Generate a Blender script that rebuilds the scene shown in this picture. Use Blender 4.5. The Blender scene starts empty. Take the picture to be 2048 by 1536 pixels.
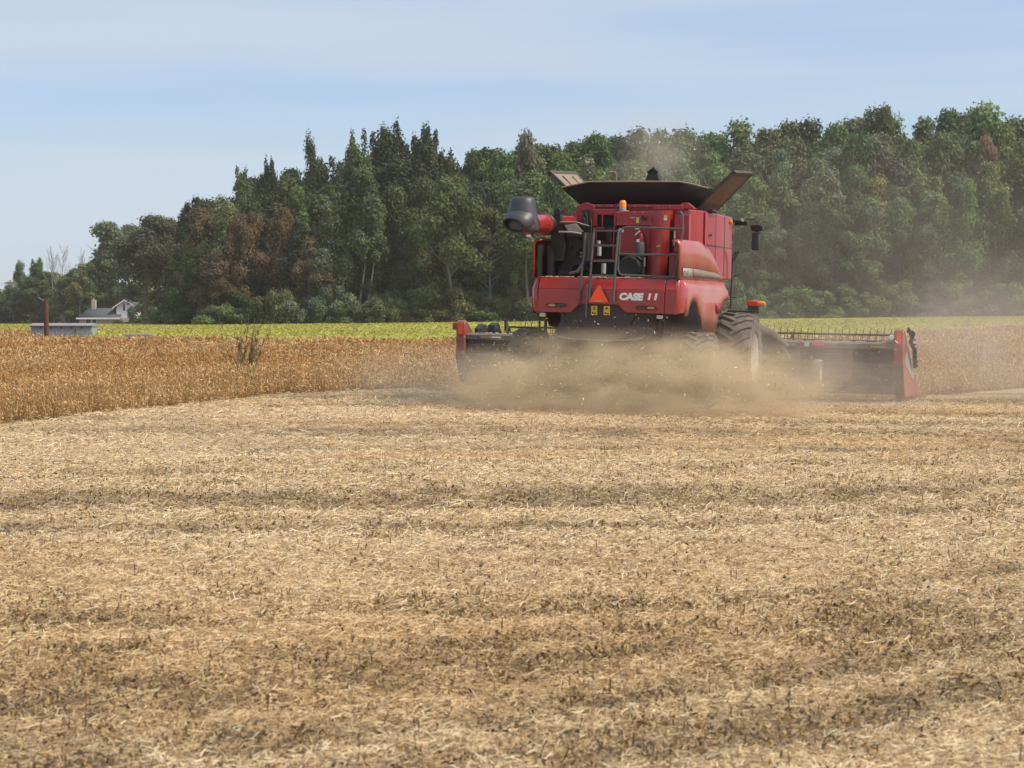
import bpy, math, random
import numpy as np
from mathutils import Vector, Matrix

R = math.radians
scene = bpy.context.scene
COL = scene.collection

# ------------------------------------------------------------------ camera
cam_d = bpy.data.cameras.new("camera")
cam = bpy.data.objects.new("camera", cam_d)
COL.objects.link(cam)
cam_d.sensor_width = 36.0
cam_d.lens = 36.0 * 4000.0 / 2048.0
cam_d.clip_start = 0.2
cam_d.clip_end = 9000.0
cam.location = (0.0, 0.0, 2.0)
cam.rotation_euler = (R(90.0 - 2.19), 0.0, 0.0)
cam_d.dof.use_dof = True
cam_d.dof.focus_distance = 40.0
cam_d.dof.aperture_fstop = 5.6
scene.camera = cam

# ------------------------------------------------------------------ light
SUN_EL, SUN_AZ = 50.0, 107.0            # azimuth from +y towards +x: from the right
world = bpy.data.worlds.new("World")
scene.world = world
world.use_nodes = True
wn, wl = world.node_tree.nodes, world.node_tree.links
wn.clear()
wout = wn.new('ShaderNodeOutputWorld')
wbg = wn.new('ShaderNodeBackground')
wbg.inputs['Strength'].default_value = 0.102
sky = wn.new('ShaderNodeTexSky')
sky.sky_type = 'NISHITA'
sky.sun_disc = False
sky.sun_elevation = R(SUN_EL)
sky.sun_rotation = R(SUN_AZ)
sky.altitude = 200.0
sky.air_density = 1.0
sky.dust_density = 0.6
sky.ozone_density = 2.5
# thin streaks of high cloud laid over the clear sky
tc = wn.new('ShaderNodeTexCoord')
mp = wn.new('ShaderNodeMapping')
mp.inputs['Scale'].default_value = (1.6, 1.6, 22.0)
mp.inputs['Rotation'].default_value = (0.0, R(1.5), 0.0)
n1 = wn.new('ShaderNodeTexNoise')
n1.inputs['Scale'].default_value = 1.0
n1.inputs['Detail'].default_value = 5.0
n1.inputs['Roughness'].default_value = 0.5
rmp = wn.new('ShaderNodeMapRange')
rmp.interpolation_type = 'SMOOTHSTEP'
rmp.inputs['From Min'].default_value = 0.30
rmp.inputs['From Max'].default_value = 0.70
rmp.inputs['To Min'].default_value = 0.46
rmp.inputs['To Max'].default_value = 0.86
wmix = wn.new('ShaderNodeMix')
wmix.data_type = 'RGBA'
wmix.inputs['B'].default_value = (3.75, 4.22, 4.85, 1.0)
wtint = wn.new('ShaderNodeMix')
wtint.data_type = 'RGBA'
wtint.blend_type = 'MULTIPLY'
wtint.inputs['Factor'].default_value = 1.0
wtint.inputs['B'].default_value = (0.49, 0.67, 0.87, 1.0)
wl.new(tc.outputs['Generated'], mp.inputs['Vector'])
wl.new(mp.outputs['Vector'], n1.inputs['Vector'])
wl.new(n1.outputs['Fac'], rmp.inputs['Value'])
wl.new(rmp.outputs['Result'], wmix.inputs['Factor'])
wl.new(sky.outputs['Color'], wtint.inputs['A'])
wl.new(wtint.outputs['Result'], wmix.inputs['A'])
wl.new(wmix.outputs['Result'], wbg.inputs['Color'])
wl.new(wbg.outputs['Background'], wout.inputs['Surface'])

sun_d = bpy.data.lights.new("sun", 'SUN')
sun_d.energy = 2.85
sun_d.angle = R(18.0)
sun_d.color = (1.0, 0.89, 0.72)
sun = bpy.data.objects.new("sun", sun_d)
COL.objects.link(sun)
sun.location = (50, -20, 60)
_d = Vector((math.sin(R(SUN_AZ)) * math.cos(R(SUN_EL)), math.cos(R(SUN_AZ)) * math.cos(R(SUN_EL)), math.sin(R(SUN_EL))))
sun.rotation_euler = (-_d).to_track_quat('-Z', 'Y').to_euler()

vs = scene.view_settings
vs.view_transform = 'Standard'
vs.look = 'None'
vs.exposure = 0.72
vs.gamma = 1.0
try:
    vs.use_curve_mapping = False
except Exception:
    pass
cy = scene.cycles
cy.use_denoising = True
try:
    cy.denoiser = 'OPENIMAGEDENOISE'
    cy.denoising_input_passes = 'RGB_ALBEDO_NORMAL'
    cy.denoising_prefilter = 'ACCURATE'
except Exception:
    pass
cy.max_bounces = 6
cy.diffuse_bounces = 3
cy.glossy_bounces = 3
cy.transmission_bounces = 4
cy.transparent_max_bounces = 8
cy.volume_bounces = 1
cy.volume_step_rate = 1.0
cy.volume_max_steps = 256
cy.sample_clamp_indirect = 4.0

rng = np.random.default_rng(7)
random.seed(7)

# ------------------------------------------------------------------ helpers
def tag(o, label=None, cat=None, group=None, kind=None):
    if label: o['label'] = label
    if cat: o['category'] = cat
    if group: o['group'] = group
    if kind: o['kind'] = kind
    return o

def empty(name, loc=(0, 0, 0), rot=(0, 0, 0), parent=None):
    o = bpy.data.objects.new(name, None)
    COL.objects.link(o)
    o.location = loc
    o.rotation_euler = rot
    o.empty_display_size = 0.3
    if parent: o.parent = parent
    return o

def link(name, me, parent=None, mat=None):
    if mat is not None and len(me.materials) == 0:
        me.materials.append(mat)
    o = bpy.data.objects.new(name, me)
    COL.objects.link(o)
    if parent: o.parent = parent
    return o

def np_mesh(name, verts, faces, colors=None, smooth=False):
    """verts (n,3); faces (m,k) of one size k; colors (n,3) per vertex"""
    verts = np.asarray(verts, np.float32)
    faces = np.asarray(faces, np.int32)
    me = bpy.data.meshes.new(name)
    m, k = faces.shape
    me.vertices.add(len(verts))
    me.vertices.foreach_set('co', verts.ravel())
    me.loops.add(m * k)
    me.loops.foreach_set('vertex_index', faces.ravel())
    me.polygons.add(m)
    me.polygons.foreach_set('loop_start', np.arange(m, dtype=np.int32) * k)
    me.polygons.foreach_set('loop_total', np.full(m, k, np.int32))
    if smooth:
        me.polygons.foreach_set('use_smooth', np.ones(m, bool))
    me.update(calc_edges=True)
    if colors is not None:
        a = me.color_attributes.new('Col', 'FLOAT_COLOR', 'POINT')
        c = np.ones((len(verts), 4), np.float32)
        c[:, :3] = colors
        a.data.foreach_set('color', c.ravel())
    return me

class MB:
    def __init__(s):
        s.v = []; s.f = []
    def _add(s, vs_, fs_):
        o = len(s.v)
        s.v += [tuple(p) for p in vs_]
        s.f += [tuple(i + o for i in f) for f in fs_]
    def box(s, x0, x1, y0, y1, z0, z1):
        s._add([(x0,y0,z0),(x1,y0,z0),(x1,y1,z0),(x0,y1,z0),(x0,y0,z1),(x1,y0,z1),(x1,y1,z1),(x0,y1,z1)],
               [(3,2,1,0),(4,5,6,7),(0,1,5,4),(1,2,6,5),(2,3,7,6),(3,0,4,7)])
        return s
    def prism(s, poly, axis, a0, a1):
        """poly: 2-D points in the two other axes (order y,z / x,z / x,y); extruded along axis"""
        def mk(p, a):
            return {'x': (a, p[0], p[1]), 'y': (p[0], a, p[1]), 'z': (p[0], p[1], a)}[axis]
        n = len(poly)
        s._add([mk(p, a0) for p in poly] + [mk(p, a1) for p in poly],
               [tuple(range(n))[::-1], tuple(range(n, 2 * n))] + [(i, (i + 1) % n, n + (i + 1) % n, n + i) for i in range(n)])
        return s
    def hexa(s, b, t):
        """b, t: four points each"""
        s._add(list(b) + list(t), [(3,2,1,0),(4,5,6,7),(0,1,5,4),(1,2,6,5),(2,3,7,6),(3,0,4,7)])
        return s
    def plate(s, pts, th):
        """a flat polygon in space with thickness th along its normal"""
        P = [Vector(p) for p in pts]
        nrm = (P[1] - P[0]).cross(P[2] - P[0]).normalized() * th
        n = len(P)
        s._add(P + [p + nrm for p in P],
               [tuple(range(n))[::-1], tuple(range(n, 2 * n))] + [(i, (i + 1) % n, n + (i + 1) % n, n + i) for i in range(n)])
        return s
    def tube(s, pts, r, n=8, cap=True):
        P = [Vector(p) for p in pts]
        rs = r if isinstance(r, (list, tuple)) else [r] * len(P)
        rings = []
        up = Vector((0.123, 0.31, 0.94))
        for i, p in enumerate(P):
            d = (P[min(i + 1, len(P) - 1)] - P[max(i - 1, 0)]).normalized()
            if abs(d.dot(up)) > 0.97: up = Vector((1, 0, 0.1))
            a = d.cross(up).normalized(); b = a.cross(d)
            rings.append([p + (a * math.cos(2 * math.pi * k / n) + b * math.sin(2 * math.pi * k / n)) * rs[i] for k in range(n)])
        vs_ = [q for r_ in rings for q in r_]
        fs_ = []
        for i in range(len(P) - 1):
            for k in range(n):
                fs_.append((i * n + k, i * n + (k + 1) % n, (i + 1) * n + (k + 1) % n, (i + 1) * n + k))
        if cap:
            fs_.append(tuple(range(n))[::-1]); fs_.append(tuple(range((len(P) - 1) * n, len(P) * n)))
        s._add(vs_, fs_)
        return s
    def lathe(s, prof, axis, c, n=32, cap=True):
        """prof: (radius, offset along axis)"""
        def mk(r, t, ang):
            u, w = r * math.cos(ang), r * math.sin(ang)
            return {'x': (c[0] + t, c[1] + u, c[2] + w), 'y': (c[0] + w, c[1] + t, c[2] + u), 'z': (c[0] + u, c[1] + w, c[2] + t)}[axis]
        vs_ = [mk(r, t, 2 * math.pi * k / n) for r, t in prof for k in range(n)]
        fs_ = [(i * n + k, i * n + (k + 1) % n, (i + 1) * n + (k + 1) % n, (i + 1) * n + k) for i in range(len(prof) - 1) for k in range(n)]
        if cap:
            fs_.append(tuple(range(n))[::-1]); fs_.append(tuple(range((len(prof) - 1) * n, len(prof) * n)))
        s._add(vs_, fs_)
        return s
    def loft(s, rows, close=False):
        n = len(rows[0])
        vs_ = [p for r_ in rows for p in r_]
        m = n if close else n - 1
        fs_ = [(i * n + k, i * n + (k + 1) % n, (i + 1) * n + (k + 1) % n, (i + 1) * n + k) for i in range(len(rows) - 1) for k in range(m)]
        s._add(vs_, fs_)
        return s
    def build(s, name, mat, parent=None, bevel=0.0, ang=35.0, solid=0.0):
        me = bpy.data.meshes.new(name)
        me.from_pydata(s.v, [], s.f)
        me.polygons.foreach_set('use_smooth', [True] * len(me.polygons))
        me.set_sharp_from_angle(angle=R(ang))
        me.update()
        o = link(name, me, parent, mat)
        if solid:
            md = o.modifiers.new('solid', 'SOLIDIFY'); md.thickness = solid; md.offset = -1.0
        if bevel:
            md = o.modifiers.new('bevel', 'BEVEL'); md.width = bevel; md.segments = 2; md.limit_method = 'ANGLE'; md.angle_limit = R(38)
        return o

# ---- materials
def new_mat(name):
    m = bpy.data.materials.new(name)
    m.use_nodes = True
    return m, m.node_tree.nodes, m.node_tree.links, m.node_tree.nodes['Principled BSDF']

def mat_paint(name, col, rough=0.4, coat=0.0, dust=0.0, dustcol=(0.30, 0.22, 0.15), metal=0.0, bump=0.0, scale=3.0, lowdust=0.0):
    """painted or plain metal / plastic with a film of settled field dust in patches (thicker low on the machine)"""
    m, n, l, b = new_mat(name)
    b.inputs['Roughness'].default_value = rough
    b.inputs['Metallic'].default_value = metal
    b.inputs['Coat Weight'].default_value = coat
    b.inputs['Coat Roughness'].default_value = 0.12
    tcd = n.new('ShaderNodeTexCoord')
    nz = n.new('ShaderNodeTexNoise'); nz.inputs['Scale'].default_value = scale; nz.inputs['Detail'].default_value = 6; nz.inputs['Roughness'].default_value = 0.62
    l.new(tcd.outputs['Object'], nz.inputs['Vector'])
    mr = n.new('ShaderNodeMapRange')
    mr.inputs['From Min'].default_value = 0.32; mr.inputs['From Max'].default_value = 0.75
    mr.inputs['To Min'].default_value = dust * 0.45; mr.inputs['To Max'].default_value = min(1.0, dust * 1.6)
    l.new(nz.outputs['Fac'], mr.inputs['Value'])
    fac = mr.outputs['Result']
    if lowdust:
        sx = n.new('ShaderNodeSeparateXYZ'); l.new(tcd.outputs['Object'], sx.inputs['Vector'])
        mz = n.new('ShaderNodeMapRange'); mz.inputs['From Min'].default_value = 2.6; mz.inputs['From Max'].default_value = 1.2
        mz.inputs['To Min'].default_value = 0.0; mz.inputs['To Max'].default_value = lowdust
        l.new(sx.outputs['Z'], mz.inputs['Value'])
        ad = n.new('ShaderNodeMath'); ad.operation = 'ADD'; ad.use_clamp = True
        l.new(fac, ad.inputs[0]); l.new(mz.outputs['Result'], ad.inputs[1]); fac = ad.outputs[0]
    mx = n.new('ShaderNodeMix'); mx.data_type = 'RGBA'
    mx.inputs['A'].default_value = (*col, 1); mx.inputs['B'].default_value = (*dustcol, 1)
    l.new(fac, mx.inputs['Factor']); l.new(mx.outputs['Result'], b.inputs['Base Color'])
    rr = n.new('ShaderNodeMapRange'); rr.inputs['To Min'].default_value = rough; rr.inputs['To Max'].default_value = 0.85
    l.new(fac, rr.inputs['Value']); l.new(rr.outputs['Result'], b.inputs['Roughness'])
    if bump:
        bp = n.new('ShaderNodeBump'); bp.inputs['Strength'].default_value = bump; bp.inputs['Distance'].default_value = 0.02
        l.new(nz.outputs['Fac'], bp.inputs['Height']); l.new(bp.outputs['Normal'], b.inputs['Normal'])
    return m

def mat_attr(name, rough=0.7, trans=0.0, spec=0.25, gain=1.0):
    """colour per straw / leaf from the mesh attribute"""
    m, n, l, b = new_mat(name)
    at = n.new('ShaderNodeAttribute'); at.attribute_name = 'Col'
    b.inputs['Roughness'].default_value = rough
    b.inputs['Specular IOR Level'].default_value = spec
    l.new(at.outputs['Color'], b.inputs['Base Color'])
    if trans:
        tr = n.new('ShaderNodeBsdfTranslucent'); l.new(at.outputs['Color'], tr.inputs['Color'])
        ms = n.new('ShaderNodeMixShader'); ms.inputs['Fac'].default_value = trans
        l.new(b.outputs['BSDF'], ms.inputs[1]); l.new(tr.outputs['BSDF'], ms.inputs[2])
        l.new(ms.outputs['Shader'], n['Material Output'].inputs['Surface'])
    return m

def mat_leaf(name):
    """foliage: hue from the tree (object colour), each leaf cluster a little different"""
    m, n, l, b = new_mat(name)
    oi = n.new('ShaderNodeObjectInfo')
    at = n.new('ShaderNodeAttribute'); at.attribute_name = 'Col'
    mx = n.new('ShaderNodeMix'); mx.data_type = 'RGBA'; mx.blend_type = 'MULTIPLY'; mx.inputs['Factor'].default_value = 1.0
    l.new(oi.outputs['Color'], mx.inputs['A']); l.new(at.outputs['Color'], mx.inputs['B'])
    b.inputs['Roughness'].default_value = 0.65
    b.inputs['Specular IOR Level'].default_value = 0.2
    l.new(mx.outputs['Result'], b.inputs['Base Color'])
    tr = n.new('ShaderNodeBsdfTranslucent'); l.new(mx.outputs['Result'], tr.inputs['Color'])
    ms = n.new('ShaderNodeMixShader'); ms.inputs['Fac'].default_value = 0.3
    l.new(b.outputs['BSDF'], ms.inputs[1]); l.new(tr.outputs['BSDF'], ms.inputs[2])
    l.new(ms.outputs['Shader'], n['Material Output'].inputs['Surface'])
    return m

def mat_glow(name, col, e=0.0, rough=0.3):
    m, n, l, b = new_mat(name)
    b.inputs['Base Color'].default_value = (*col, 1); b.inputs['Roughness'].default_value = rough
    return m

# ---- lattice noise in numpy
_tab = rng.random((256, 256))
def vnoise(x, y):
    xi = np.floor(x).astype(int); yi = np.floor(y).astype(int)
    fx = x - xi; fy = y - yi
    fx = fx * fx * (3 - 2 * fx); fy = fy * fy * (3 - 2 * fy)
    a = _tab[xi & 255, yi & 255]; b = _tab[(xi + 1) & 255, yi & 255]
    c = _tab[xi & 255, (yi + 1) & 255]; d = _tab[(xi + 1) & 255, (yi + 1) & 255]
    return (a * (1 - fx) + b * fx) * (1 - fy) + (c * (1 - fx) + d * fx) * fy
def fbm(x, y, o=4, g=0.5):
    s = 0; a = 1; t = 0
    for i in range(o):
        s = s + a * vnoise(x * 2 ** i + 17.3 * i, y * 2 ** i + 9.1 * i); t += a; a *= g
    return s / t
def sst(x, a, b):
    t = np.clip((x - a) / (b - a), 0, 1)
    return t * t * (3 - 2 * t)

# ------------------------------------------------------------------ terrain
def ground_z(x, y):
    x = np.asarray(x, float); y = np.asarray(y, float)
    h = -0.018 * np.clip(x - 1.75, -5, 9) * sst(y, 28, 39) * (1 - sst(y, 54, 80))
    h = h + 0.0105 * np.clip(x, -42, 80) * sst(y, 85, 190)
    h = h - 1.25 * sst(y, 215, 285) * sst(-x, 22, 48)
    return h

EDGE = [(-18, 5), (-14, 20), (-8.5, 33.3), (-6.0, 41.0), (-5.15, 44.4), (-2.5, 47.8), (-0.75, 49.3), (9.3, 46.4), (10.2, 48.9), (13.6, 53.3), (25, 64), (60, 80)]
BOUND = [(-90, 160), (-29, 150), (-27, 112), (-20.6, 101), (-3, 96), (12, 97), (24, 120), (40, 152), (60, 185), (90, 230)]
EX, EY = np.array(EDGE).T
BX, BY = np.array(BOUND).T
def edge_y(x): return np.interp(x, EX, EY) + 0.35 * (fbm(np.asarray(x) * 0.9 + 50, np.asarray(x) * 0 + 3, 3) - 0.5)
def bound_y(x): return np.interp(x, BX, BY)
def in_crop(x, y): return (y > edge_y(x)) & (y < bound_y(x))

def band_u(x, y):
    """the passes of the machine: level on the left, curving away on the right"""
    xb = np.clip(x + 0.4 - 0.45 * (y - 12.5), 0, 40)
    g = 0.07 * x + 0.90 * xb - 0.6 * (1 - np.exp(-xb / 0.8))
    return y - g
def bare(x, y):
    """0 = thick straw, 1 = bare trampled soil"""
    u = band_u(x, y)
    b = fbm(u * 1.0 + 3.7, x * 0.08 + 8.0, 3)
    b = sst(b, 0.46, 0.66) * 0.95
    for u0, w, s in ((18.3, 0.30, 1.1), (12.9, 0.30, 1.1), (11.2, 0.20, 0.8), (15.6, 0.2, 0.35), (24.5, 0.5, 0.4), (30.0, 0.7, 0.35), (9.2, 0.12, 0.5)):
        b = b + s * np.exp(-((u - u0 + 0.35 * (fbm(x * 0.5, u * 0 + u0, 2) - 0.5)) / w) ** 2) * sst(fbm(x * 0.7 + u0, u * 0.4, 3), 0.34, 0.6)
    b = b * (0.30 + 1.15 * sst(fbm(x * 2.6, y * 1.7 + 40, 4), 0.30, 0.72))
    return np.clip(b, 0, 1)

def axis_steps(segs):
    out = []
    for a, b, st in segs:
        out.append(np.arange(a, b, st))
    return np.concatenate(out + [[segs[-1][1]]])

gx = axis_steps([(-3000, -400, 300), (-400, -100, 25), (-100, -20, 4), (-20, -8, 0.25), (-8, 9, 0.06), (9, 20, 0.25), (20, 100, 4), (100, 400, 25), (400, 3000, 300)])
gy = axis_steps([(-40, 4, 4), (4, 8, 0.25), (8, 14, 0.05), (14, 24, 0.08), (24, 40, 0.14), (40, 62, 0.3), (62, 240, 3), (240, 400, 8), (400, 3000, 200), (3000, 6000, 1000)])
GX, GY = np.meshgrid(gx, gy)
GZ = ground_z(GX, GY)
near = sst(GY, 2, 7) * (1 - sst(GY, 45, 62)) * sst(GX, -20, -9) * (1 - sst(GX, 10, 20))
bar = bare(GX, GY)
GZ = GZ + near * (0.06 * (fbm(GX * 1.7, GY * 1.3, 3) - 0.5) + 0.055 * (fbm(GX * 7, GY * 6, 3) - 0.5) - 0.03 * bar)
U = band_u(GX, GY)
GZ = GZ + near * 0.05 * (fbm(U * 0.9 + 3, GX * 0.1, 2) - 0.5)
ny, nx = GX.shape
idx = np.arange(nx * ny).reshape(ny, nx)
faces = np.stack([idx[:-1, :-1], idx[:-1, 1:], idx[1:, 1:], idx[1:, :-1]], -1).reshape(-1, 4)
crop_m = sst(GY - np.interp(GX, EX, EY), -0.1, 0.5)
gcol = np.stack([bar, crop_m, fbm(U * 0.33 + 9, GX * 0.12, 3)], -1).reshape(-1, 3)
gme = np_mesh("ground", np.stack([GX, GY, GZ], -1).reshape(-1, 3), faces, gcol, smooth=True)

m, n, l, b = new_mat("straw_covered_soil")
b.inputs['Roughness'].default_value = 0.95
b.inputs['Specular IOR Level'].default_value = 0.15
at = n.new('ShaderNodeAttribute'); at.attribute_name = 'Col'
sp = n.new('ShaderNodeSeparateColor'); l.new(at.outputs['Color'], sp.inputs['Color'])
geo = n.new('ShaderNodeNewGeometry')
def stretched(rot, sc, det=4):
    mpn = n.new('ShaderNodeMapping'); mpn.inputs['Rotation'].default_value = (0, 0, R(rot)); mpn.inputs['Scale'].default_value = sc
    l.new(geo.outputs['Position'], mpn.inputs['Vector'])
    q = n.new('ShaderNodeTexNoise'); q.inputs['Scale'].default_value = 1.0; q.inputs['Detail'].default_value = det; q.inputs['Roughness'].default_value = 0.6
    l.new(mpn.outputs['Vector'], q.inputs['Vector'])
    return q.outputs['Fac']
f1 = stretched(15, (9, 60, 9)); f2 = stretched(-28, (50, 10, 10)); f3 = stretched(70, (12, 48, 10)); f4 = stretched(0, (2.2, 2.2, 2.2), 5)
def mathn(op, a, bb, clamp=False):
    q = n.new('ShaderNodeMath'); q.operation = op; q.use_clamp = clamp
    for i, s_ in enumerate((a, bb)):
        if isinstance(s_, (int, float)): q.inputs[i].default_value = s_
        else: l.new(s_, q.inputs[i])
    return q.outputs[0]
mx12 = mathn('MAXIMUM', f1, f2); mx123 = mathn('MAXIMUM', mx12, f3)
ramp = n.new('ShaderNodeValToRGB')
ramp.color_ramp.elements[0].position = 0.47; ramp.color_ramp.elements[0].color = (0.115, 0.075, 0.045, 1)
ramp.color_ramp.elements[1].position = 0.80; ramp.color_ramp.elements[1].color = (0.82, 0.68, 0.46, 1)
e = ramp.color_ramp.elements.new(0.57); e.color = (0.49, 0.36, 0.21, 1)
e = ramp.color_ramp.elements.new(0.66); e.color = (0.68, 0.53, 0.33, 1)
sh = mathn('SUBTRACT', mx123, mathn('MULTIPLY', mathn('SUBTRACT', f4, 0.5), -0.16))
l.new(sh, ramp.inputs['Fac'])
hue = n.new('ShaderNodeMix'); hue.data_type = 'RGBA'; hue.blend_type = 'MULTIPLY'
hue.inputs['B'].default_value = (0.90, 0.76, 0.56, 1)
hm = n.new('ShaderNodeMapRange'); hm.inputs['From Min'].default_value = 0.48; hm.inputs['From Max'].default_value = 0.72; hm.inputs['To Max'].default_value = 0.55
l.new(sp.outputs['Blue'], hm.inputs['Value']); l.new(hm.outputs['Result'], hue.inputs['Factor']); l.new(ramp.outputs['Color'], hue.inputs['A'])
soil = n.new('ShaderNodeMix'); soil.data_type = 'RGBA'
soil.inputs['B'].default_value = (0.20, 0.145, 0.09, 1)
sf = mathn('MULTIPLY', sp.outputs['Red'], mathn('ADD', mathn('MULTIPLY', f4, 1.6), 0.1), True)
l.new(sf, soil.inputs['Factor']); l.new(hue.outputs['Result'], soil.inputs['A'])
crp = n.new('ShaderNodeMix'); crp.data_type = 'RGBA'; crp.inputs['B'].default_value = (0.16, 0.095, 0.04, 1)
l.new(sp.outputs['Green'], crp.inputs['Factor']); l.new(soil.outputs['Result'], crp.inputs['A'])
l.new(crp.outputs['Result'], b.inputs['Base Color'])
bp = n.new('ShaderNodeBump'); bp.inputs['Strength'].default_value = 0.7; bp.inputs['Distance'].default_value = 0.015
l.new(mx123, bp.inputs['Height']); l.new(bp.outputs['Normal'], b.inputs['Normal'])
g = link("ground", gme, None, m)
tag(g, "harvested stubble field covered in pale chopped straw", "field", kind="structure")

# ------------------------------------------------------------------ straw, stubble, leaves
def ribbons(cx, cy_, cz, yaw, pitch, length, width, bend, col, curl=None):
    """bent two-piece ribbons; every argument an array"""
    k = len(cx)
    dx, dy, dz = np.cos(yaw) * np.cos(pitch), np.sin(yaw) * np.cos(pitch), np.sin(pitch)
    roll = rng.uniform(-0.9, 0.9, k)
    sx, sy = -np.sin(yaw), np.cos(yaw)
    wx = sx * np.cos(roll); wy = sy * np.cos(roll); wz = np.sin(roll)
    P = np.zeros((k, 6, 3), np.float32)
    for j, t in enumerate((-0.5, 0.0, 0.5)):
        off = bend * (0.25 - t * t) * 4
        side = (curl if curl is not None else 0) * (t * t) * 4
        px = cx + dx * length * t + sx * side; py = cy_ + dy * length * t + sy * side; pz = cz + dz * length * t + off
        w = width * (0.5 if j != 1 else 0.6)
        P[:, j * 2, 0] = px - wx * w; P[:, j * 2, 1] = py - wy * w; P[:, j * 2, 2] = pz - wz * w
        P[:, j * 2 + 1, 0] = px + wx * w; P[:, j * 2 + 1, 1] = py + wy * w; P[:, j * 2 + 1, 2] = pz + wz * w
    base = (np.arange(k) * 6)[:, None]
    F = np.concatenate([base + np.array([0, 1, 3, 2]), base + np.array([2, 3, 5, 4])], 1).reshape(-1, 4)
    return P.reshape(-1, 3), F, np.repeat(col, 6, 0)

def merge(parts):
    V, F, C = [], [], []; o = 0
    for v, f, c in parts:
        V.append(v); F.append(f + o); C.append(c); o += len(v)
    return np.concatenate(V), np.concatenate(F), np.concatenate(C)

def pick(palette, k, w=None, jit=0.18):
    pal = np.array(palette)
    i = rng.choice(len(pal), k, p=w)
    return np.clip(pal[i] * (1 + rng.uniform(-jit, jit, (k, 1))), 0.004, 0.95)

STRAW = [(0.75, 0.60, 0.37), (0.84, 0.71, 0.48), (0.67, 0.50, 0.28), (0.48, 0.325, 0.16), (0.19, 0.13, 0.075), (0.86, 0.79, 0.63)]
def scatter(d0, d1, dens):
    """uniform points on the field between two distances, inside the view plus a margin"""
    w = 0.275
    k = int(dens * w * (d1 * d1 - d0 * d0) + dens * 3.0 * (d1 - d0))
    y = np.sqrt(rng.uniform(d0 * d0, d1 * d1, k)); x = rng.uniform(-1, 1, k) * (w * y + 1.5)
    return x, y
relief = lambda x, y: (ground_z(x, y) + 0.06 * (fbm(x * 1.7, y * 1.3, 3) - 0.5) + 0.055 * (fbm(x * 7, y * 6, 3) - 0.5)
                       - 0.03 * bare(x, y) + 0.05 * (fbm(band_u(x, y) * 0.9 + 3, x * 0.1, 2) - 0.5))
parts = []
for d0, d1, dens, ls in ((7.6, 11.5, 3400, 0.72), (11.5, 17, 2200, 0.82), (17, 26, 760, 1.1), (26, 48, 210, 1.35)):
    x, y = scatter(d0, d1, dens)
    keep = (y < edge_y(x) - 0.1)
    bb = bare(x, y)
    keep &= rng.random(len(x)) > bb * 0.62
    pale_ = bb
    x, y, bb = x[keep], y[keep], bb[keep]
    k = len(x)
    heap = fbm(x * 4.0, y * 4.0, 2)
    z = relief(x, y) + rng.uniform(0.0, 0.05, k) * (0.3 + heap)
    yaw = rng.normal(0.35, 1.0, k)
    L = rng.gamma(3.0, 0.021, k) * ls + 0.015
    col = pick(STRAW, k, [0.34, 0.18, 0.24, 0.14, 0.07, 0.03])
    col = col * (1 - 0.34 * bb[:, None] * np.array([0.9, 1.0, 1.1]))
    dk = (fbm(band_u(x, y) * 0.33 + 9, x * 0.12, 3) - 0.48).clip(0, 0.25) * 2.2
    col = col * (1 - dk[:, None] * np.array([0.12, 0.26, 0.42]))
    parts.append(ribbons(x, y, z, yaw, rng.normal(0.05, 0.28, k), L, rng.uniform(0.003, 0.0065, k) * ls, rng.uniform(-0.2, 0.35, k) * L * 0.4, col, rng.normal(0, 0.12, k) * L))
V, F, C = merge(parts)
straw_m = mat_attr("straw", 0.6, 0.15, 0.3)
o = link("straw_litter", np_mesh("straw_litter", V, F, C), None, straw_m)
tag(o, "pale chopped straw lying over the harvested field", "straw", kind="stuff")

# cut stems still standing in their rows, and curled dead leaves between them
parts = []
for d0, d1, dens in ((7.6, 14, 110), (14, 24, 60), (24, 47, 22)):
    x, y = scatter(d0, d1, dens)
    u = band_u(x, y) / 0.38
    ph = np.abs(u - np.round(u))
    keep = (y < edge_y(x) - 0.1) & (ph < 0.16) & (fbm(u * 0.5, x * 0.6, 2) > 0.42) | (rng.random(len(x)) < 0.12) & (y < edge_y(x) - 0.1)
    x, y = x[keep], y[keep]; k = len(x)
    H = rng.uniform(0.03, 0.10, k)
    col = pick([(0.33, 0.215, 0.10), (0.25, 0.155, 0.07), (0.46, 0.33, 0.17), (0.15, 0.10, 0.055)], k)
    parts.append(ribbons(x, y, relief(x, y) + H * 0.45, rng.uniform(0, 6.28, k), rng.normal(1.25, 0.3, k), H, rng.uniform(0.005, 0.009, k), H * rng.uniform(-0.15, 0.15, k), col))
for d0, d1, dens in ((7.6, 14, 1200), (14, 26, 480), (26, 47, 110)):
    x, y = scatter(d0, d1, dens)
    w_ = sst(fbm(x * 2.6 + 4, y * 2.1, 4), 0.50, 0.66)
    keep = (y < edge_y(x) - 0.1) & (rng.random(len(x)) < 0.09 + 0.85 * bare(x, y) + 0.75 * w_)
    x, y = x[keep], y[keep]; k = len(x)
    L = rng.uniform(0.012, 0.045, k)
    col = pick([(0.16, 0.10, 0.05), (0.24, 0.15, 0.065), (0.36, 0.22, 0.085), (0.10, 0.07, 0.042), (0.42, 0.30, 0.13)], k)
    parts.append(ribbons(x, y, relief(x, y) + rng.uniform(0.0, 0.04, k), rng.uniform(0, 6.28, k), rng.normal(0.25, 0.6, k), L, L * rng.uniform(0.15, 0.5, k), L * rng.uniform(-0.4, 0.6, k), col, L * rng.normal(0, 0.3, k)))
V, F, C = merge(parts)
o = link("stubble", np_mesh("stubble", V, F, C), None, straw_m)
tag(o, "short brown cut stems and dead leaves among the straw", "stubble", kind="stuff")

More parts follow.
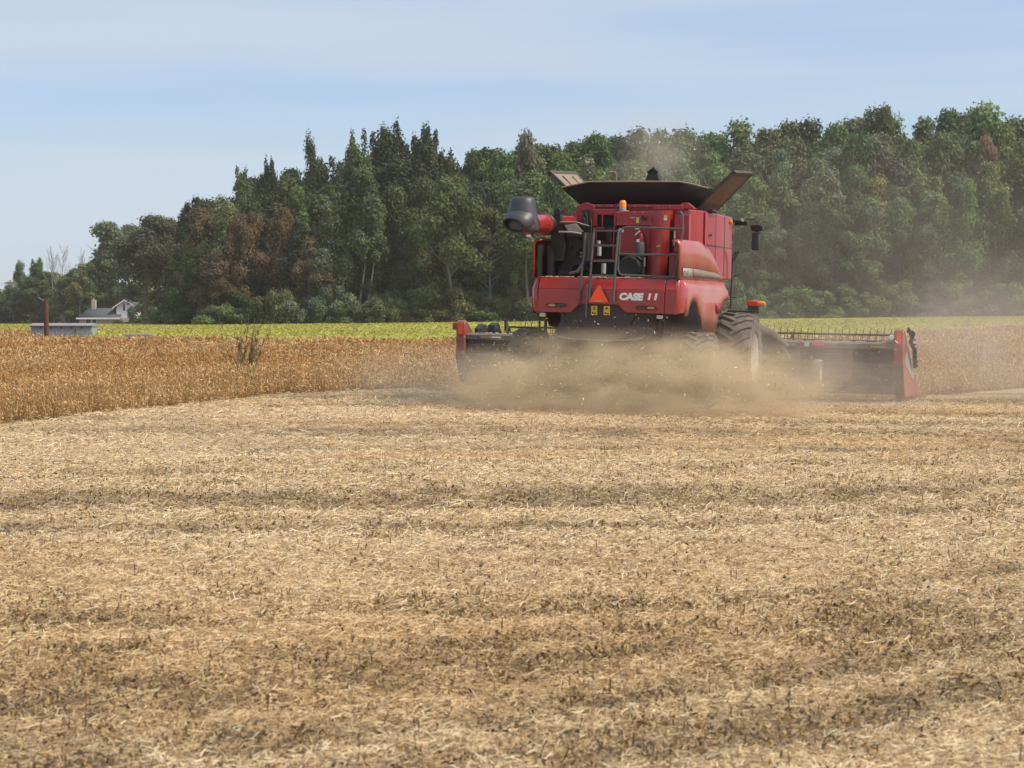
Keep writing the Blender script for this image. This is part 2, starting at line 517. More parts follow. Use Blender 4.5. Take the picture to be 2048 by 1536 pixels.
# ------------------------------------------------------------------ standing ripe soybeans
def plant_cards(x, y, hgt, nst, nleaf, lw, pal, wts, sw):
    """each plant: a few leaning stems and many hanging pods / withered leaves"""
    ps = []
    k = len(x)
    z0 = ground_z(x, y)
    for i in range(nst):
        hh = hgt * rng.uniform(0.7, 1.1, k)
        yaw = rng.uniform(0, 6.28, k); lean = rng.normal(1.28, 0.3, k)
        r = rng.uniform(0, 0.2, k)
        ps.append(ribbons(x + r * np.cos(yaw), y + r * np.sin(yaw), z0 + hh * 0.48, yaw, lean, hh, sw * rng.uniform(0.6, 1.1, k), hh * 0.09 * rng.normal(0, 1, k), pick(pal, k, wts) * 0.8))
    for i in range(nleaf):
        yaw = rng.uniform(0, 6.28, k); r = np.abs(rng.normal(0.1, 0.09, k))
        t = rng.uniform(0.12, 1.04, k)
        L = lw * rng.uniform(0.6, 1.4, k)
        ps.append(ribbons(x + r * np.cos(yaw), y + r * np.sin(yaw), z0 + hgt * t, rng.uniform(0, 6.28, k), rng.normal(-0.5, 0.7, k), L, L * rng.uniform(0.16, 0.36, k), L * 0.1, pick(pal, k, wts)))
    return ps

SOY = [(0.58, 0.375, 0.165), (0.52, 0.30, 0.115), (0.44, 0.22, 0.068), (0.64, 0.46, 0.24), (0.30, 0.18, 0.08)]
parts = []
for d0, d1, dens, nst, nlf, lw, sw in ((26, 42, 46, 4, 24, 0.044, 0.007), (42, 56, 30, 4, 20, 0.055, 0.009), (56, 82, 13, 5, 16, 0.08, 0.014), (82, 165, 4.5, 5, 16, 0.14, 0.024)):
    x, y = scatter(d0, d1, dens)
    keep = in_crop(x, y)
    x, y = x[keep], y[keep]; k = len(x)
    hv = (0.56 + 0.16 * (fbm(x * 0.5, y * 0.3, 3) - 0.5) * 2) * rng.uniform(0.85, 1.12, k)
    front = (y - edge_y(x)) < 2.2
    hv = hv * (0.45 + 0.55 * sst(y - edge_y(x) + rng.normal(0, 0.55, k), -0.3, 1.9))
    pn = fbm(x * 0.35 + 3, y * 0.16 + 8, 3)
    for sel, w in ((front, [0.40, 0.14, 0.04, 0.36, 0.06]), (~front & (pn > 0.53), [0.20, 0.34, 0.36, 0.03, 0.07]), (~front & (pn <= 0.53) & (pn > 0.44), [0.40, 0.34, 0.13, 0.10, 0.03]), (~front & (pn <= 0.44), [0.46, 0.22, 0.06, 0.23, 0.03])):
        if sel.sum():
            parts += plant_cards(x[sel], y[sel], hv[sel], nst, nlf, lw, SOY, w, sw)
V, F, C = merge(parts)
crop_mat = mat_attr("dry_crop", 0.75, 0.2, 0.15)
o = link("ripe_crop", np_mesh("ripe_crop", V, F, C), None, crop_mat)
tag(o, "golden brown ripe soybean plants still standing uncut", "crop", kind="stuff")

# ------------------------------------------------------------------ green field beyond
xs = np.linspace(-60, 85, 146); rows = []
def far_y(x): return np.interp(x, [-90, -60, -38, -30, 85], [330, 262, 236, 195, 195])
ts = np.linspace(0, 1, 50)
SX, ST = np.meshgrid(xs, ts)
SY = bound_y(SX) + 0.4 + (far_y(SX) - bound_y(SX)) * ST
rise = np.where(ST < 0.004, 0.0, 0.60)
SZ = ground_z(SX, SY) + rise * (0.9 + 0.25 * (fbm(SX * 0.6, SY * 0.25, 3) - 0.5))
i2 = np.arange(SX.size).reshape(SX.shape)
F0 = np.stack([i2[:-1, :-1], i2[:-1, 1:], i2[1:, 1:], i2[1:, :-1]], -1).reshape(-1, 4)
GREEN = [(0.405, 0.385, 0.080), (0.43, 0.40, 0.085), (0.37, 0.37, 0.080), (0.45, 0.40, 0.10)]
gv = fbm(SX * 0.12, SY * 0.05, 3).ravel()[:, None]
Cs = np.array(GREEN[0]) * (0.75 + 0.5 * gv)
parts = [(np.stack([SX, SY, SZ], -1).reshape(-1, 3), F0, Cs)]
k = 210000
x = rng.uniform(-58, 62, k); t = rng.random(k) ** 0.8
y = bound_y(x) + 0.3 + (far_y(x) - bound_y(x)) * t
keep = np.abs(x) < 0.29 * y + 2
x, y, t = x[keep], y[keep], t[keep]; k = len(x)
L = rng.uniform(0.06, 0.15, k)
pn = fbm(x * 0.10 + 5, y * 0.05, 3)
col = pick(GREEN, k, [0.4, 0.28, 0.2, 0.12]) * (0.78 + 0.44 * pn)[:, None]
frontf = (1 - sst(y - bound_y(x), 0, 5))[:, None]
col = col * (1 - 0.35 * frontf * np.array([0.4, 0.2, 0.5]))
parts.append(ribbons(x, y, ground_z(x, y) + 0.6 * rng.uniform(0.9, 1.12, k), rng.uniform(0, 6.28, k), rng.normal(0.15, 0.35, k), L, L * 0.6, L * 0.1, col))
V, F, C = merge(parts)
leaf_field = mat_attr("yellowing_leaves", 0.7, 0.25, 0.2)
o = link("green_crop", np_mesh("green_crop", V, F, C, ), None, leaf_field)
tag(o, "yellow green crop growing in a strip before the wood", "crop", kind="stuff")

# ------------------------------------------------------------------ trees
bark_m = mat_paint("bark", (0.11, 0.095, 0.08), 0.9, bump=0.6, dust=0.25, dustcol=(0.2, 0.19, 0.17), scale=9)
pale_bark_m = mat_paint("pale_bark", (0.36, 0.345, 0.32), 0.85, bump=0.3, dust=0.35, dustcol=(0.22, 0.2, 0.18), scale=5)
leaf_m = mat_leaf("foliage")

def leaf_cloud(blobs, n, size, flat=0.75, seed=1):
    """leaf clusters spread over lobes; blobs: (x,y,z,rx,rz); light clusters outside, gaps between lobes"""
    r_ = np.random.default_rng(seed)
    B = np.array(blobs)
    w = B[:, 3] ** 1.6; w = w / w.sum()
    i = r_.choice(len(B), n, p=w)
    d = r_.normal(0, 1, (n, 3)); d /= np.linalg.norm(d, axis=1)[:, None]
    d[:, 2] = np.where((d[:, 2] < -0.2) & (r_.random(n) < 0.6), -d[:, 2], d[:, 2])
    rad = 0.5 + 0.5 * r_.random(n) ** 0.6
    rad = rad * (1 + 0.22 * r_.normal(0, 1, n).clip(-1, 1.4))
    P = B[i, :3] + d * rad[:, None] * np.stack([B[i, 3], B[i, 3], B[i, 4]], 1)
    nrm = d * 0.9 + r_.normal(0, 0.55, (n, 3)) + np.array([0, 0, 0.35])
    nrm /= np.linalg.norm(nrm, axis=1)[:, None]
    t = np.cross(nrm, r_.normal(0, 1, (n, 3))); t /= np.linalg.norm(t, axis=1)[:, None]
    bt = np.cross(nrm, t)
    s = size * r_.uniform(0.55, 1.35, n)[:, None]
    q = np.stack([P + t * s * 0.62, P + bt * s * flat * 0.5 + t * s * 0.1, P - t * s * 0.6, P - bt * s * flat * 0.5 - t * s * 0.08], 1)
    F = np.arange(n * 4).reshape(n, 4)
    lob = r_.uniform(0.72, 1.28, len(B))[i]
    tint = (lob * r_.uniform(0.7, 1.3, n))[:, None] * (1 + r_.normal(0, 0.06, (n, 3)))
    return q.reshape(-1, 3), F, np.repeat(tint, 4, 0)

def crown_shape(kind, seed):
    """lobes for a crown of height 1 (z 0..1 = whole tree), half width about 0.3"""
    r_ = random.Random(seed)
    out = []
    if kind == 'broad':
        for i in range(30):
            a = r_.uniform(0, 6.28); t = r_.uniform(0.0, 1.0)
            z = 0.16 + 0.76 * t
            R0 = 0.27 * math.sin(math.pi * min(1, 0.20 + 0.80 * t) ** 0.9) ** 0.75
            q = R0 * (0.35 + 0.65 * r_.random() ** 0.5)
            s = r_.uniform(0.055, 0.105)
            out.append((q * math.cos(a), q * math.sin(a), z, s, s * 0.8))
        out.append((0, 0, 0.6, 0.15, 0.24))
    elif kind == 'poplar':
        for i in range(26):
            t = r_.random(); a = r_.uniform(0, 6.28)
            z = 0.30 + 0.62 * t
            R0 = 0.145 * (1 - t) ** 0.55 + 0.02
            q = R0 * r_.random() ** 0.5
            s = r_.uniform(0.03, 0.06)
            out.append((q * math.cos(a), q * math.sin(a), z, s, s * 1.9))
        for k in range(3):
            a = r_.uniform(0, 6.28)
            out.append((0.05 * math.cos(a), 0.05 * math.sin(a), r_.uniform(0.88, 0.96), 0.022, 0.07))
    elif kind in ('aspen', 'birch'):
        for i in range(24):
            t = r_.random(); a = r_.uniform(0, 6.28)
            z = (0.36 if kind == 'aspen' else 0.47) + (0.57 if kind == 'aspen' else 0.47) * t
            R0 = 0.17 * (1 - 0.7 * t)
            q = R0 * r_.random() ** 0.5
            s = r_.uniform(0.035, 0.075)
            out.append((q * math.cos(a), q * math.sin(a), z, s, s * 1.2))
    elif kind == 'round':
        for i in range(34):
            a = r_.uniform(0, 6.28); el = r_.uniform(-0.9, 1.45)
            rr = r_.uniform(0.65, 1.0)
            out.append((0.27 * rr * math.cos(a) * math.cos(el), 0.27 * rr * math.sin(a) * math.cos(el), 0.52 + 0.40 * rr * math.sin(el), r_.uniform(0.06, 0.1), 0.07))
        out.append((0, 0, 0.52, 0.2, 0.3))
    elif kind == 'willow':
        for i in range(26):
            t = r_.random(); a = r_.uniform(0, 6.28)
            z = 0.12 + 0.8 * t
            R0 = 0.34 * math.sin(math.pi * (0.18 + 0.74 * t)) ** 0.8
            q = R0 * (0.3 + 0.7 * r_.random())
            s = r_.uniform(0.05, 0.09)
            out.append((q * math.cos(a), q * math.sin(a), z, s * 1.2, s * 0.7))
    elif kind == 'shrub':
        for i in range(18):
            a = r_.uniform(0, 6.28); q = 0.55 * r_.random() ** 0.5
            z = r_.uniform(0.12, 0.85) * (1 - 0.45 * q)
            s = r_.uniform(0.13, 0.22)
            out.append((q * math.cos(a), q * math.sin(a), z, s, s * 0.85))
    return out

CROWNS = {}
def crown_mesh(kind, var):
    key = (kind, var)
    if key not in CROWNS:
        n, size = {'broad': (15000, 0.0205), 'poplar': (10000, 0.0165), 'aspen': (9000, 0.0170), 'birch': (9000, 0.0170), 'round': (16000, 0.0205), 'willow': (14000, 0.0215), 'shrub': (8000, 0.048)}[kind]
        V_, F_, C_ = leaf_cloud(crown_shape(kind, var * 31 + len(kind)), n, size, 0.75, var * 7 + len(kind))
        me = np_mesh("crown_" + kind, V_, F_, C_)
        me.materials.append(leaf_m)
        CROWNS[key] = me
    return CROWNS[key]

TRUNKS = {}
def trunk_mesh(kind, var, pale):
    key = (kind, var, pale)
    if key not in TRUNKS:
        r_ = random.Random(var * 13 + 5)
        mb = MB()
        if kind == 'bare':
            lean = r_.uniform(-0.03, 0.03)
            mb.tube([(0, 0, -0.02), (lean, 0, 0.4), (lean * 1.6, 0.01, 0.7), (lean * 2, 0, 1.0)], [0.010, 0.007, 0.004, 0.001], 6)
            for i in range(26):
                t = r_.uniform(0.3, 0.95); a = r_.uniform(0, 6.28); L = 0.42 * (1.05 - t) + 0.08
                p = Vector((lean * 2 * t, 0, t)); d = Vector((math.cos(a) * 0.45, math.sin(a) * 0.45, 1)).normalized()
                q = p + d * L
                mb.tube([p, p + d * L * 0.5 + Vector((math.cos(a), math.sin(a), 0)) * L * 0.07, q], [0.0030, 0.002, 0.0008], 4)
                for j in range(3):
                    a2 = a + r_.uniform(-1.2, 1.2); s_ = p + d * L * r_.uniform(0.3, 0.9)
                    mb.tube([s_, s_ + Vector((math.cos(a2) * 0.5, math.sin(a2) * 0.5, 1)) * L * 0.33], [0.0014, 0.0006], 4)
        else:
            top = {'broad': 0.8, 'poplar': 0.78, 'aspen': 0.76, 'birch': 0.78, 'round': 0.75, 'willow': 0.75, 'shrub': 0.5}[kind]
            rb = {'broad': 0.016, 'poplar': 0.011, 'aspen': 0.0085, 'birch': 0.0078, 'round': 0.018, 'willow': 0.02, 'shrub': 0.02}[kind]
            w = [(r_.uniform(-0.02, 0.02) * i, r_.uniform(-0.02, 0.02) * i) for i in range(5)]
            pts = [(w[i][0], w[i][1], -0.02 + (top + 0.02) * i / 4) for i in range(5)]
            mb.tube(pts, [rb * 1.25, rb, rb * 0.8, rb * 0.5, rb * 0.15], 7)
            nb = 9 if kind != 'shrub' else 6
            for i in range(nb):
                t = {'shrub': r_.uniform(0.02, 0.2), 'aspen': r_.uniform(0.45, 0.66), 'birch': r_.uniform(0.5, 0.66), 'poplar': r_.uniform(0.4, 0.66)}.get(kind, r_.uniform(0.32, 0.7))
                a = r_.uniform(0, 6.28)
                sp_ = {'poplar': 0.07, 'aspen': 0.07, 'birch': 0.06, 'shrub': 0.45}.get(kind, 0.22)
                i0 = t / top * 4; ia = int(min(3, i0)); fr = i0 - ia
                p = Vector(pts[ia]).lerp(Vector(pts[ia + 1]), fr)
                q = p + Vector((math.cos(a) * sp_, math.sin(a) * sp_, 0.16 + (0.3 if kind == 'shrub' else 0)))
                mb.tube([p, p.lerp(q, 0.5) + Vector((math.cos(a), math.sin(a), -0.4)) * 0.02, q], [rb * 0.38, rb * 0.24, rb * 0.08], 5)
        me = bpy.data.meshes.new("trunk_" + kind)
        me.from_pydata(mb.v, [], mb.f)
        me.polygons.foreach_set('use_smooth', [True] * len(me.polygons))
        me.materials.append(pale_bark_m if pale else bark_m)
        TRUNKS[key] = me
    return TRUNKS[key]

NAME = {'broad': 'broadleaf_tree', 'poplar': 'poplar_tree', 'aspen': 'aspen_tree', 'birch': 'birch_tree', 'round': 'maple_tree', 'willow': 'willow_tree', 'shrub': 'shrub', 'bare': 'bare_tree'}
def tree(kind, x, y, h, wid, color, label, group=None, pale=False, var=None, name=None, cat=None):
    """h: height in metres; wid: crown width in metres"""
    var = random.randrange(4) if var is None else var
    t_ = empty(name or NAME[kind], (x, y, float(ground_z(x, y)) - 0.05), (random.uniform(-0.02, 0.02), random.uniform(-0.02, 0.02), random.uniform(0, 6.28)))
    base_w = {'broad': 0.66, 'poplar': 0.32, 'aspen': 0.42, 'birch': 0.42, 'round': 0.68, 'willow': 0.8, 'shrub': 1.35, 'bare': 0.5}[kind]
    s = wid / base_w
    t_.scale = (s, s, h)
    tr = link('trunk' if kind != 'shrub' else 'stem', trunk_mesh(kind, var, pale), t_)
    if kind != 'bare':
        c = link('crown', crown_mesh(kind, var), t_)
        c.color = (*color, 1.0)
    tag(t_, label, cat or ('shrub' if kind == 'shrub' else 'tree'), group)
    return t_

def at_px(px, D):                       # metres to the right at distance D for a bearing given in picture columns
    return (px - 1024) / 4000.0 * D
def hgt(py, D, x):                      # height of a crown whose top stands at this elevation
    return 2.0 + (615 - py) / 4000.0 * D - float(ground_z(x, D))

DK = (0.076, 0.106, 0.054); MG = (0.128, 0.172, 0.070); YG = (0.18, 0.215, 0.08); GG = (0.165, 0.200, 0.112)
OL = (0.172, 0.192, 0.080); RB = (0.19, 0.115, 0.07); RD = (0.17, 0.060, 0.042); LG = (0.155, 0.218, 0.078); BR = (0.120, 0.095, 0.060)
def vary(c, j=0.15): return tuple(v * random.uniform(1 - j, 1 + j) for v in c)

SKYLINE = [(380, 395), (440, 372), (480, 345), (530, 330), (570, 335), (625, 290), (660, 318), (710, 270), (735, 292), (770, 258), (820, 266), (860, 252), (885, 288), (930, 290), (970, 275), (1010, 275),
           (1060, 262), (1120, 268), (1150, 262), (1200, 254), (1270, 240), (1330, 244), (1400, 236), (1460, 238), (1520, 230), (1600, 222), (1680, 222), (1760, 206), (1800, 216), (1870, 206), (1960, 195), (2040, 206), (2160, 200), (2300, 205)]
SX_, SY_ = np.array(SKYLINE, float).T
def top_at(px): return float(np.interp(px, SX_, SY_))

# -- single trees that stand out
def px_tree(kind, px, D, py, wpx, color, label, **kw):
    x = at_px(px, D)
    if px < 380: wpx *= 1.12
    elif 'group' not in kw or not kw['group']: wpx *= 1.25
    return tree(kind, x, D, hgt(py, D, x), wpx / 4000.0 * D, color, label, **kw)

px_tree('round', 292, 236, 424, 165, (0.085, 0.085, 0.055), "big dark round maple with purplish top beside the white farmhouse", var=1, name='maple_tree')
px_tree('broad', 224, 304, 436, 135, GG, "tall grey green loose tree behind the farmhouse chimney", var=0)
px_tree('broad', 325, 300, 420, 110, GG, "pale green tree showing above the dark round maple", var=2)
px_tree('poplar', 44, 330, 524, 38, MG, "slim pointed tree at the left end of the tree line", var=0)
px_tree('poplar', 74, 326, 514, 48, MG, "second slim pointed tree, taller and leaning into its leafy neighbour", var=1)
px_tree('broad', 28, 322, 572, 84, DK, "low dark green tree left of the rusty post", var=1)
px_tree('broad', -12, 330, 584, 70, MG, "low green tree cut by the left edge of the photo", var=2)
px_tree('broad', 92, 316, 540, 90, MG, "bushy green tree directly behind the rusty post", var=3)
px_tree('aspen', 134, 308, 548, 78, OL, "olive green tree with thin pale leaning trunks by the grey box", pale=True, var=0)
px_tree('aspen', 160, 300, 520, 62, OL, "olive tree with pale trunk just left of the farmhouse roof", pale=True, var=1)
px_tree('broad', 180, 302, 520, 62, MG, "green tree rising behind the farmhouse roof", var=0)
px_tree('bare', 108, 315, 502, 66, BR, "leafless grey tree standing above the low olive trees, left one of two", pale=True, var=0)
px_tree('bare', 126, 313, 494, 72, BR, "leafless grey tree standing above the low olive trees, taller one of two", pale=True, var=1)
px_tree('bare', 164, 304, 506, 44, BR, "thin leafless treetop beside the grey green willow like tree", pale=True, var=2)
px_tree('round', 408, 208, 398, 120, (0.17, 0.125, 0.072), "reddish brown tree at the left shoulder of the wood", var=0)
px_tree('broad', 455, 203, 400, 110, OL, "olive green tree with red tinged top in front of the wood", var=1)
px_tree('round', 492, 198, 408, 84, (0.185, 0.125, 0.072), "rust red maple at the left front of the wood", var=2)
px_tree('broad', 430, 196, 500, 90, (0.15, 0.105, 0.07), "low dark red tree below the olive tree at the wood edge", var=3)
px_tree('round', 566, 198, 405, 78, (0.195, 0.128, 0.07), "orange red maple left of the white birches", var=3)
px_tree('broad', 598, 200, 362, 72, LG, "fresh green narrow tree just right of the orange red maple", var=0)
px_tree('broad', 620, 195, 470, 92, (0.18, 0.145, 0.078), "low rusty green tree between red maple and birches", var=1)
px_tree('birch', 720, 195.0, 330, 96, (0.095, 0.125, 0.058), "white birch with pale trunk above the shrubs, left one of the close pair", pale=True, var=2, name='birch_tree')
px_tree('birch', 740, 194.6, 350, 90, (0.095, 0.13, 0.06), "white birch with pale trunk above the shrubs, right one of the close pair", pale=True, var=3, name='birch_tree')
px_tree('aspen', 664, 195, 390, 84, GG, "grey green birch standing left of the white birch pair", pale=True, var=0, name='birch_tree')
px_tree('broad', 905, 194, 338, 132, (0.130, 0.158, 0.060), "large yellowish green tree left of the harvester spout", var=2)
px_tree('poplar', 857, 214, 247, 72, DK, "tallest dark poplar on the skyline left of the harvester", var=1)
px_tree('poplar', 790, 212, 252, 92, (0.06, 0.08, 0.042), "dark poplar with several points left of the tallest poplar", var=2)
px_tree('poplar', 712, 210, 262, 64, MG, "pointed poplar above the white birches", var=3)
px_tree('poplar', 624, 212, 276, 40, DK, "slender poplar spire standing clear of the sloping skyline", var=0)
px_tree('poplar', 534, 212, 312, 42, DK, "lowest slender poplar spire on the sloping skyline", var=1)
px_tree('poplar', 484, 210, 338, 46, MG, "light topped poplar at the low end of the skyline", var=2)
px_tree('aspen', 1050, 193, 330, 120, MG, "green tree with forked bare trunk behind the spout", var=1)
px_tree('broad', 1118, 196, 300, 110, LG, "bright green tree between spout and open tank flap", var=3)
px_tree('broad', 1062, 214, 258, 90, (0.17, 0.15, 0.105), "thin grey brown treetop above the harvester spout", var=1)
px_tree('round', 1960, 206, 262, 78, (0.25, 0.165, 0.115), "rusty pink maple high in the right part of the wood", var=1)
px_tree('broad', 1763, 216, 199, 78, MG, "single treetop poking above the right skyline", var=0)
px_tree('broad', 1880, 197, 400, 120, LG, "bright green tree under the rusty pink maple", var=0)

px_tree('broad', 255, 308, 442, 120, GG, "grey green tree filling in behind the dark round maple")
px_tree('broad', 215, 306, 478, 96, MG, "green tree just above the farmhouse ridge")
px_tree('broad', 346, 270, 432, 100, OL, "olive tree right of the dark round maple")
px_tree('broad', 378, 240, 420, 96, (0.17, 0.125, 0.075), "brownish tree where the wood meets the dark round maple")
px_tree('broad', 62, 318, 552, 96, DK, "dark bushy tree between the pointed trees and the grey box")
px_tree('broad', 108, 322, 540, 90, OL, "olive tree under the leafless treetops")
px_tree('broad', 150, 312, 530, 84, MG, "mid green tree under the thin leafless treetop")

# -- the rest of the wood, row behind row
ZONES = [(380, 560, "left slope of the wood"), (560, 800, "wood around the white birches"), (800, 1060, "wood left of the harvester"),
         (1060, 1460, "wood behind the harvester"), (1460, 1760, "wood right of the harvester"), (1760, 2400, "right end of the wood")]
def zone(px):
    for a, b_, s in ZONES:
        if a <= px < b_: return s
    return ZONES[-1][2]
WORD = {'broad': 'broad', 'poplar': 'narrow', 'aspen': 'slim', 'round': 'round', 'willow': 'loose'}
def filler(px, D, py, wpx, kind, c, where, pale=False):
    nm = {DK: 'dark green', MG: 'mid green', YG: 'yellow green', GG: 'grey green', OL: 'olive', LG: 'fresh green', RB: 'reddish'}[c]
    lab = f"{WORD[kind]} {nm} tree in the {where} of the {zone(px)}"
    wpx *= {'broad': 1.55, 'round': 1.5, 'willow': 1.6, 'aspen': 1.35, 'poplar': 1.3}[kind]
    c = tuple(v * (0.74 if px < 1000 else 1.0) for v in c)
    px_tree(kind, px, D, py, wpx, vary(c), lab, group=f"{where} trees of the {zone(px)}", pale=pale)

# back row makes the skyline
px = 392
while px < 2330:
    left = px < 960
    kind = random.choice(['poplar', 'broad', 'aspen', 'broad']) if left else random.choice(['broad', 'broad', 'round', 'aspen'])
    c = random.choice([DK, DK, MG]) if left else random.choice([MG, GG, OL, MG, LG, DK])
    D = random.uniform(214, 226)
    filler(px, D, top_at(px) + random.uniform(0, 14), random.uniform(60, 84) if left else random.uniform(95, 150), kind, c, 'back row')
    px += random.uniform(24, 36) if left else random.uniform(36, 54)
# middle rows step down towards the field
for D0, dy, stp in ((209, 50, 44), (204, 105, 48)):
    px = 395 + random.uniform(0, 20)
    while px < 2290:
        left = px < 960
        t0 = top_at(px)
        kind = random.choice(['broad', 'aspen', 'poplar', 'broad']) if left else random.choice(['broad', 'broad', 'round', 'willow', 'aspen'])
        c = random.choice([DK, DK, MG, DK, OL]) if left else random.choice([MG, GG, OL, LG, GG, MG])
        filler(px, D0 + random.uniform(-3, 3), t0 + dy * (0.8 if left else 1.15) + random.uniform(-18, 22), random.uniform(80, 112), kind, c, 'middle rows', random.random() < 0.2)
        px += stp * random.uniform(0.8, 1.25)
# front row with bare lower trunks
px = 395
while px < 2270:
    left = px < 960
    t0 = top_at(px)
    kind = random.choice(['aspen', 'broad', 'aspen']) if left else random.choice(['aspen', 'broad', 'aspen', 'willow'])
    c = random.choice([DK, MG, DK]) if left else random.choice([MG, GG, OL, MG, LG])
    filler(px, random.uniform(196, 200), t0 + (615 - t0) * random.uniform(0.36, 0.55), random.uniform(64, 100), kind, c, 'front row', random.random() < 0.15)
    px += random.uniform(52, 84)

# undergrowth inside the wood closes the gaps between the trunks
for D0, h0 in ((203.5, 4.2), (211, 6.5), (219, 8.0)):
    px = 392
    while px < 2300:
        D = D0 + random.uniform(-1.5, 1.5)
        x = at_px(px, D)
        c = random.choice([DK, DK, MG])
        tree('shrub', x, D, h0 * random.uniform(0.75, 1.25), random.uniform(100, 150) / 4000.0 * D, vary(c), f"{ {DK: 'dark', MG: 'mid green'}[c]} undergrowth between the trunks of the {zone(px)}", group=f"undergrowth of the {zone(px)}")
        px += random.uniform(56, 84)

# shrubs along the edge of the wood
px = 258
while px < 2290:
    D = float(far_y(at_px(px, 195))) + random.uniform(-1.5, 1.0) + (0 if px > 340 else 6)
    hh = random.uniform(60, 115) if 520 < px < 700 else random.uniform(38, 92)
    x = at_px(px, D)
    c = random.choice([DK, MG, MG, OL]) if not (560 < px < 690) else GG
    if 690 < px < 770: hh, D = random.uniform(42, 56), 192.8
    if 225 < px < 330:
        c, hh = OL, random.uniform(14, 24)
    lab = f"{'tall' if hh > 55 else 'low'} { {DK: 'dark green', MG: 'mid green', OL: 'olive', GG: 'grey green'}[c]} shrub along the field edge, {zone(max(px, 381))}"
    z0 = float(ground_z(x, D)) + 0.4
    top = z0 + hh / 4000.0 * D
    tree('shrub', x, D, top - float(ground_z(x, D)), random.uniform(80, 140) / 4000.0 * D * (0.55 if px < 340 else 1), vary(c), lab, group=f"shrubs along the edge of the {zone(max(px, 381))}")
    px += random.uniform(22, 40)

# bushes that close the view behind the farmhouse and the low trees
px = -60
while px < 350:
    D = random.uniform(326, 340)
    x = at_px(px, D)
    c = random.choice([DK, MG, OL])
    tree('shrub', x, D, random.uniform(6.5, 9.0), random.uniform(8, 12), vary(c), f"{ {DK: 'dark green', MG: 'mid green', OL: 'olive'}[c]} bush in the hedge behind the farmhouse", group="hedge bushes behind the farmhouse")
    px += random.uniform(34, 50)

px_tree('shrub', 288, 278, 588, 62, DK, "dark leafy bush covering the right half of the farmhouse gable")
px_tree('shrub', 255, 276, 634, 60, (0.15, 0.13, 0.07), "low brownish hedge in front of the farmhouse gable")
px_tree('shrub', 305, 275, 632, 70, (0.13, 0.13, 0.06), "low olive hedge under the dark round maple")
# ------------------------------------------------------------------ farmhouse, box, post, wire, weeds
white_m = mat_paint("white_siding", (0.92, 0.92, 0.91), 0.7, dust=0.08, scale=2)
tan_m = mat_paint("tan_wall", (0.48, 0.42, 0.33), 0.85, dust=0.1)
shingle_m = mat_paint("grey_shingles", (0.075, 0.08, 0.09), 0.85, dust=0.2, dustcol=(0.13, 0.13, 0.14), scale=6, bump=0.5)
glass_m = mat_paint("dark_glass", (0.02, 0.024, 0.03), 0.08)
zinc_m = mat_paint("galvanised_sheet", (0.27, 0.29, 0.325), 0.5, dust=0.25, dustcol=(0.32, 0.32, 0.33), scale=2.2)
rust_m = mat_paint("rusty_steel", (0.085, 0.022, 0.015), 0.85, dust=0.4, dustcol=(0.14, 0.05, 0.025), scale=6, bump=0.4)
wood_m = mat_paint("grey_wood", (0.24, 0.22, 0.20), 0.9, dust=0.2, scale=5)

HD = 286.0
hs = HD / 4000.0
hx = at_px(205, HD)
hz = float(ground_z(hx, HD))
house = empty("farmhouse", (hx, HD, hz))
tag(house, "small white farmhouse with dark grey roof half hidden by the round maple", "house")
def HX(px): return (px - 205) * hs
def HZ(py): return 2.0 + (615 - py) * hs - hz
ez, rz_ = HZ(636), HZ(616)
mb = MB(); mb.box(HX(158), HX(262), 0.35, 6.0, -0.3, ez); mb.build("wall", tan_m, house)
mb = MB()
mb.loft([[(HX(153), -0.05, ez - 0.02), (HX(240), -0.05, ez - 0.02)], [(HX(170), 3.2, rz_), (HX(240), 3.2, rz_)], [(HX(156), 6.4, ez), (HX(240), 6.4, ez)]])
ro = mb.build("roof", shingle_m, house, solid=0.12)
mb = MB(); mb.box(HX(175), HX(183.5), 2.8, 3.5, rz_ - 0.6, HZ(600)).box(HX(177), HX(181), 2.95, 3.3, HZ(600), HZ(598)); mb.build("chimney", tan_m, ro, bevel=0.02)
mb = MB(); mb.box(HX(152.5), HX(240), -0.10, -0.02, ez - 0.17, ez + 0.05); mb.build("fascia", white_m, house)
# upper gable end
gz0, gz1, gpk = HZ(624), HZ(613), HZ(599.5)
mb = MB(); mb.prism([(HX(230), -0.3 + ez), (HX(272), -0.3 + ez), (HX(272), gz1), (HX(247.5), gpk - 0.05), (HX(230), gz1)], 'y', 1.2, 6.0); mb.build("gable_wall", white_m, house)
mb = MB()
mb.plate([(HX(223), 0.75, HZ(615.5)), (HX(247.5), 0.75, gpk), (HX(247.5), 6.2, gpk), (HX(223), 6.2, HZ(615.5))], 0.14)
mb.plate([(HX(247.5), 0.75, gpk), (HX(275), 0.75, HZ(615.5)), (HX(275), 6.2, HZ(615.5)), (HX(247.5), 6.2, gpk)], 0.14)
rf = mb.build("gable_roof", shingle_m, house)
mb = MB()
mb.plate([(HX(223), 0.70, HZ(617.2)), (HX(223), 0.70, HZ(615.2)), (HX(247.5), 0.70, gpk + 0.05), (HX(247.5), 0.70, gpk - 0.12)], 0.06)
mb.plate([(HX(247.5), 0.70, gpk - 0.12), (HX(247.5), 0.70, gpk + 0.05), (HX(275), 0.70, HZ(615.2)), (HX(275), 0.70, HZ(617.2))], 0.06)
mb.build("bargeboard", white_m, rf)
